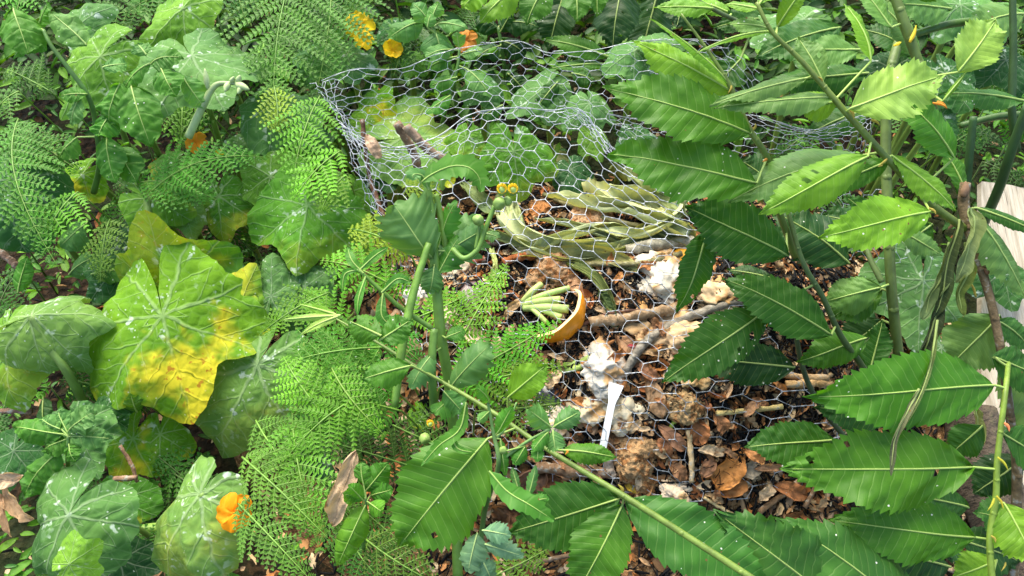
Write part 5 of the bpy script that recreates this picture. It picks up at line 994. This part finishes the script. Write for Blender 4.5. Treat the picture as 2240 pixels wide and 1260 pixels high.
FR = [
 ('large bracken frond hanging down left of the wire top', 640, -60, 598, 262, 125, FG, -.06, .06), ('bracken frond hanging right of the large one at the top', 725, -70, 690, 215, 105, FG, -.02, .06), ('curled young frond tip over the grey green leaf', 600, 190, 605, 290, 48, FY, -.08, .05),
 ('yellow green frond standing at the left fold of the wire', 700, 210, 640, 400, 78, FY, -.08, .08), ('bright frond below the left fold of the wire', 745, 330, 640, 440, 66, FY, -.09, .08), ('small frond at the speckled squash leaf', 760, 380, 700, 470, 44, FY, -.08, .1),
 ('frond draped over the yellow squash flower at the top', 850, -80, 740, 70, 40, FG, .02, .08), ('dark frond at the top between flower and nightshade', 900, 40, 860, 170, 52, FD, .1, .08),
 ('long frond arching down over the left thicket', 40, 260, 132, 590, 84, FG, -.06, .12), ('light frond on the far left below the nightshade', 95, 360, 30, 270, 60, FG, -.03, .1), ('frond pair at the left under the dark stem', 60, 300, 180, 380, 50, FG, .0, .1), ('pale frond beside the folded squash leaf', 170, 420, 100, 520, 70, FY, -.08, .1),
 ('frond arching right over the small orange flower', 330, 420, 585, 345, 62, FG, -.06, .16), ('second frond arching right beneath the orange flower', 300, 400, 480, 440, 60, FG, -.04, .16), ('frond hanging at the left of the speckled leaf', 420, 350, 395, 450, 60, FG, -.03, .1),
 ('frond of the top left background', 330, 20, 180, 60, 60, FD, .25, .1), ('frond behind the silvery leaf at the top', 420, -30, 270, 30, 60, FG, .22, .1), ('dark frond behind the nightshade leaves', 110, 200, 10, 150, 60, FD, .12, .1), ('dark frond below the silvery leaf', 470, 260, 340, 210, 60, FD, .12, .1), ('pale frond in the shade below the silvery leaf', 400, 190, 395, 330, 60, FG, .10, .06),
 ('frond above the paper wads behind the thistle', 900, 560, 760, 500, 66, FY, -.16, .12), ('bright frond left of the thistle leaves', 900, 480, 800, 545, 56, FY, -.15, .1), ('yellow green frond reaching left over the blue green leaves', 850, 620, 700, 570, 60, FY, -.16, .12), ('small bright frond over the thistle side shoot', 960, 440, 880, 400, 36, FY, -.1, .1),
 ('thin frond hanging left over the dark gap', 720, 640, 560, 740, 46, FY, -.18, .16), ('frond spreading left above the pale squash leaf', 840, 760, 610, 800, 70, FG, -.18, .14), ('broad frond in the centre left of the cut stem', 870, 860, 650, 720, 84, FG, -.14, .12), ('broad frond low in the centre', 880, 900, 600, 880, 84, FG, -.16, .12),
 ('frond descending below the centre', 800, 860, 620, 1010, 78, FG, -.18, .14), ('bright frond with tips over the green stalks', 960, 850, 1225, 700, 66, FY, -.14, .12), ('upper frond fanning over the fruit skin', 1000, 760, 1110, 575, 52, FY, -.10, .1), ('frond fanning right above the small chestnut leaf', 990, 860, 1240, 800, 66, FY, -.13, .12), ('frond tips below the small chestnut leaf', 1040, 900, 1230, 880, 52, FG, -.10, .1), ('frond right of the cut thistle stem', 900, 700, 1030, 640, 50, FY, -.12, .1),
 ('long frond hanging to the bottom left of centre', 640, 900, 700, 1210, 80, FG, -.14, .14), ('frond with widely spaced leaflets beside the orange flower', 530, 1000, 720, 1180, 62, FG, -.16, .12), ('low frond reaching the bottom edge left of centre', 520, 1100, 690, 1280, 60, FG, -.14, .12), ('dark frond under the broad chestnut leaf', 900, 1020, 700, 960, 70, FD, -.02, .1), ('dark frond under the nodding thistle buds', 860, 930, 990, 980, 66, FD, -.02, .1), ('frond at the bottom centre', 800, 1180, 960, 1280, 70, FG, -.08, .1), ('second frond at the bottom centre', 760, 1160, 860, 1290, 66, FD, -.06, .1), ('small frond at the bottom right of centre', 1080, 1260, 1200, 1200, 50, FG, .06, .1),
 ('bright frond on top of the central tangle', 700, 900, 620, 780, 60, FY, -.2, .12), ('drooping frond with coiled tips in the centre', 720, 790, 850, 960, 60, FY, -.18, .14), ('frond crossing behind the cut thistle stem', 800, 700, 930, 800, 60, FG, -.1, .12), ('frond below the dark seed spike', 760, 720, 660, 640, 54, FY, -.14, .12), ('short frond at the left foot of the wire', 830, 640, 900, 600, 46, FY, -.12, .1),
 ('lower frond under the curled tan leaf', 700, 1050, 800, 1180, 60, FG, -.04, .1), ('narrow frond above the bottom left twigs', 560, 920, 660, 1060, 70, FG, -.12, .12), ('shaded frond in the bottom middle', 900, 1200, 800, 1120, 60, FD, .0, .1),
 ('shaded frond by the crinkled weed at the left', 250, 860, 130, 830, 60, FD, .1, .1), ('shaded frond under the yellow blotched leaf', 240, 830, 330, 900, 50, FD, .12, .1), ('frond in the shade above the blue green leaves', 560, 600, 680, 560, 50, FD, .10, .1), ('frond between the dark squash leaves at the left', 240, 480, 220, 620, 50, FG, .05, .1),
 ('background frond at the top left corner', 60, -40, 30, 60, 50, FG, .3, .1), ('background frond at the top left of centre', 500, -60, 540, 60, 60, FD, .3, .1), ('frond low in the shade at the left edge', 40, 200, -20, 260, 50, FG, .0, .1), ('frond right behind the boarded edge', 2060, 330, 2140, 280, 50, FD, .1, .1)]
for f in FR: frond(*f)
def filler():
    rng = random.Random(21)
    for i in range(46):
        px, py = (rng.uniform(-20, 780), rng.uniform(-20, 1240)) if i < 34 else (rng.uniform(1700, 2260), rng.uniform(0, 420))
        b = PC(px, py, rng.uniform(.14, .30)); an = rng.uniform(0, 6.28); e = b+V3(math.cos(an), math.sin(an), .15)*rng.uniform(.13, .2)
        if b[2] < .05: b[2] = .06
        e[2] = max(e[2], .05); ms, ml = MB(), MB(); f0 = np.array([b[0], b[1], ground(b[0], b[1])]); ms.tube([f0, b], [.003, .002], 5)
        fern(ms, ml, b, e, rng.uniform(.05, .08), cn(rng.uniform(-.2, .2), .4, .9), .15, .019, .008, 0, 500+i)
        t0 = thing('bracken_frond', 'shaded bracken frond low down beneath the squash and chestnut leaves', 'fern', f0, 'shaded bracken under the taller plants')
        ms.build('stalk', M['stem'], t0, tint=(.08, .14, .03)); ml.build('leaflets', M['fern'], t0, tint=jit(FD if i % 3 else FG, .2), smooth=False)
filler()
def backdrop():   # the thicket carries on behind the frame's upper edge
    rng = random.Random(11)
    for i in range(26):
        x = -1.9+i*.155; y = rng.uniform(2.3, 3.3); b = np.array([x, y, rng.uniform(.12, .35)]); e = b+np.array([rng.uniform(-.2, .2), rng.uniform(-.45, -.15), rng.uniform(.0, .25)])
        ms, ml = MB(), MB(); f0 = np.array([x, y+.05, ground(x, y)]); ms.tube([f0, b], [.003, .0025], 5)
        fern(ms, ml, b, e, rng.uniform(.09, .14), nz([0, -.3, 1]), .2, .026, .009, 0, 300+i); NP[0] += 1
        t0 = thing('bracken_frond', 'dark bracken frond in the shaded thicket behind the wire and the top plants', 'fern', f0, 'background bracken')
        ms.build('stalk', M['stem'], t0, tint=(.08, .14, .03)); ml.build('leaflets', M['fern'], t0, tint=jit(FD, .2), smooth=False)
backdrop()
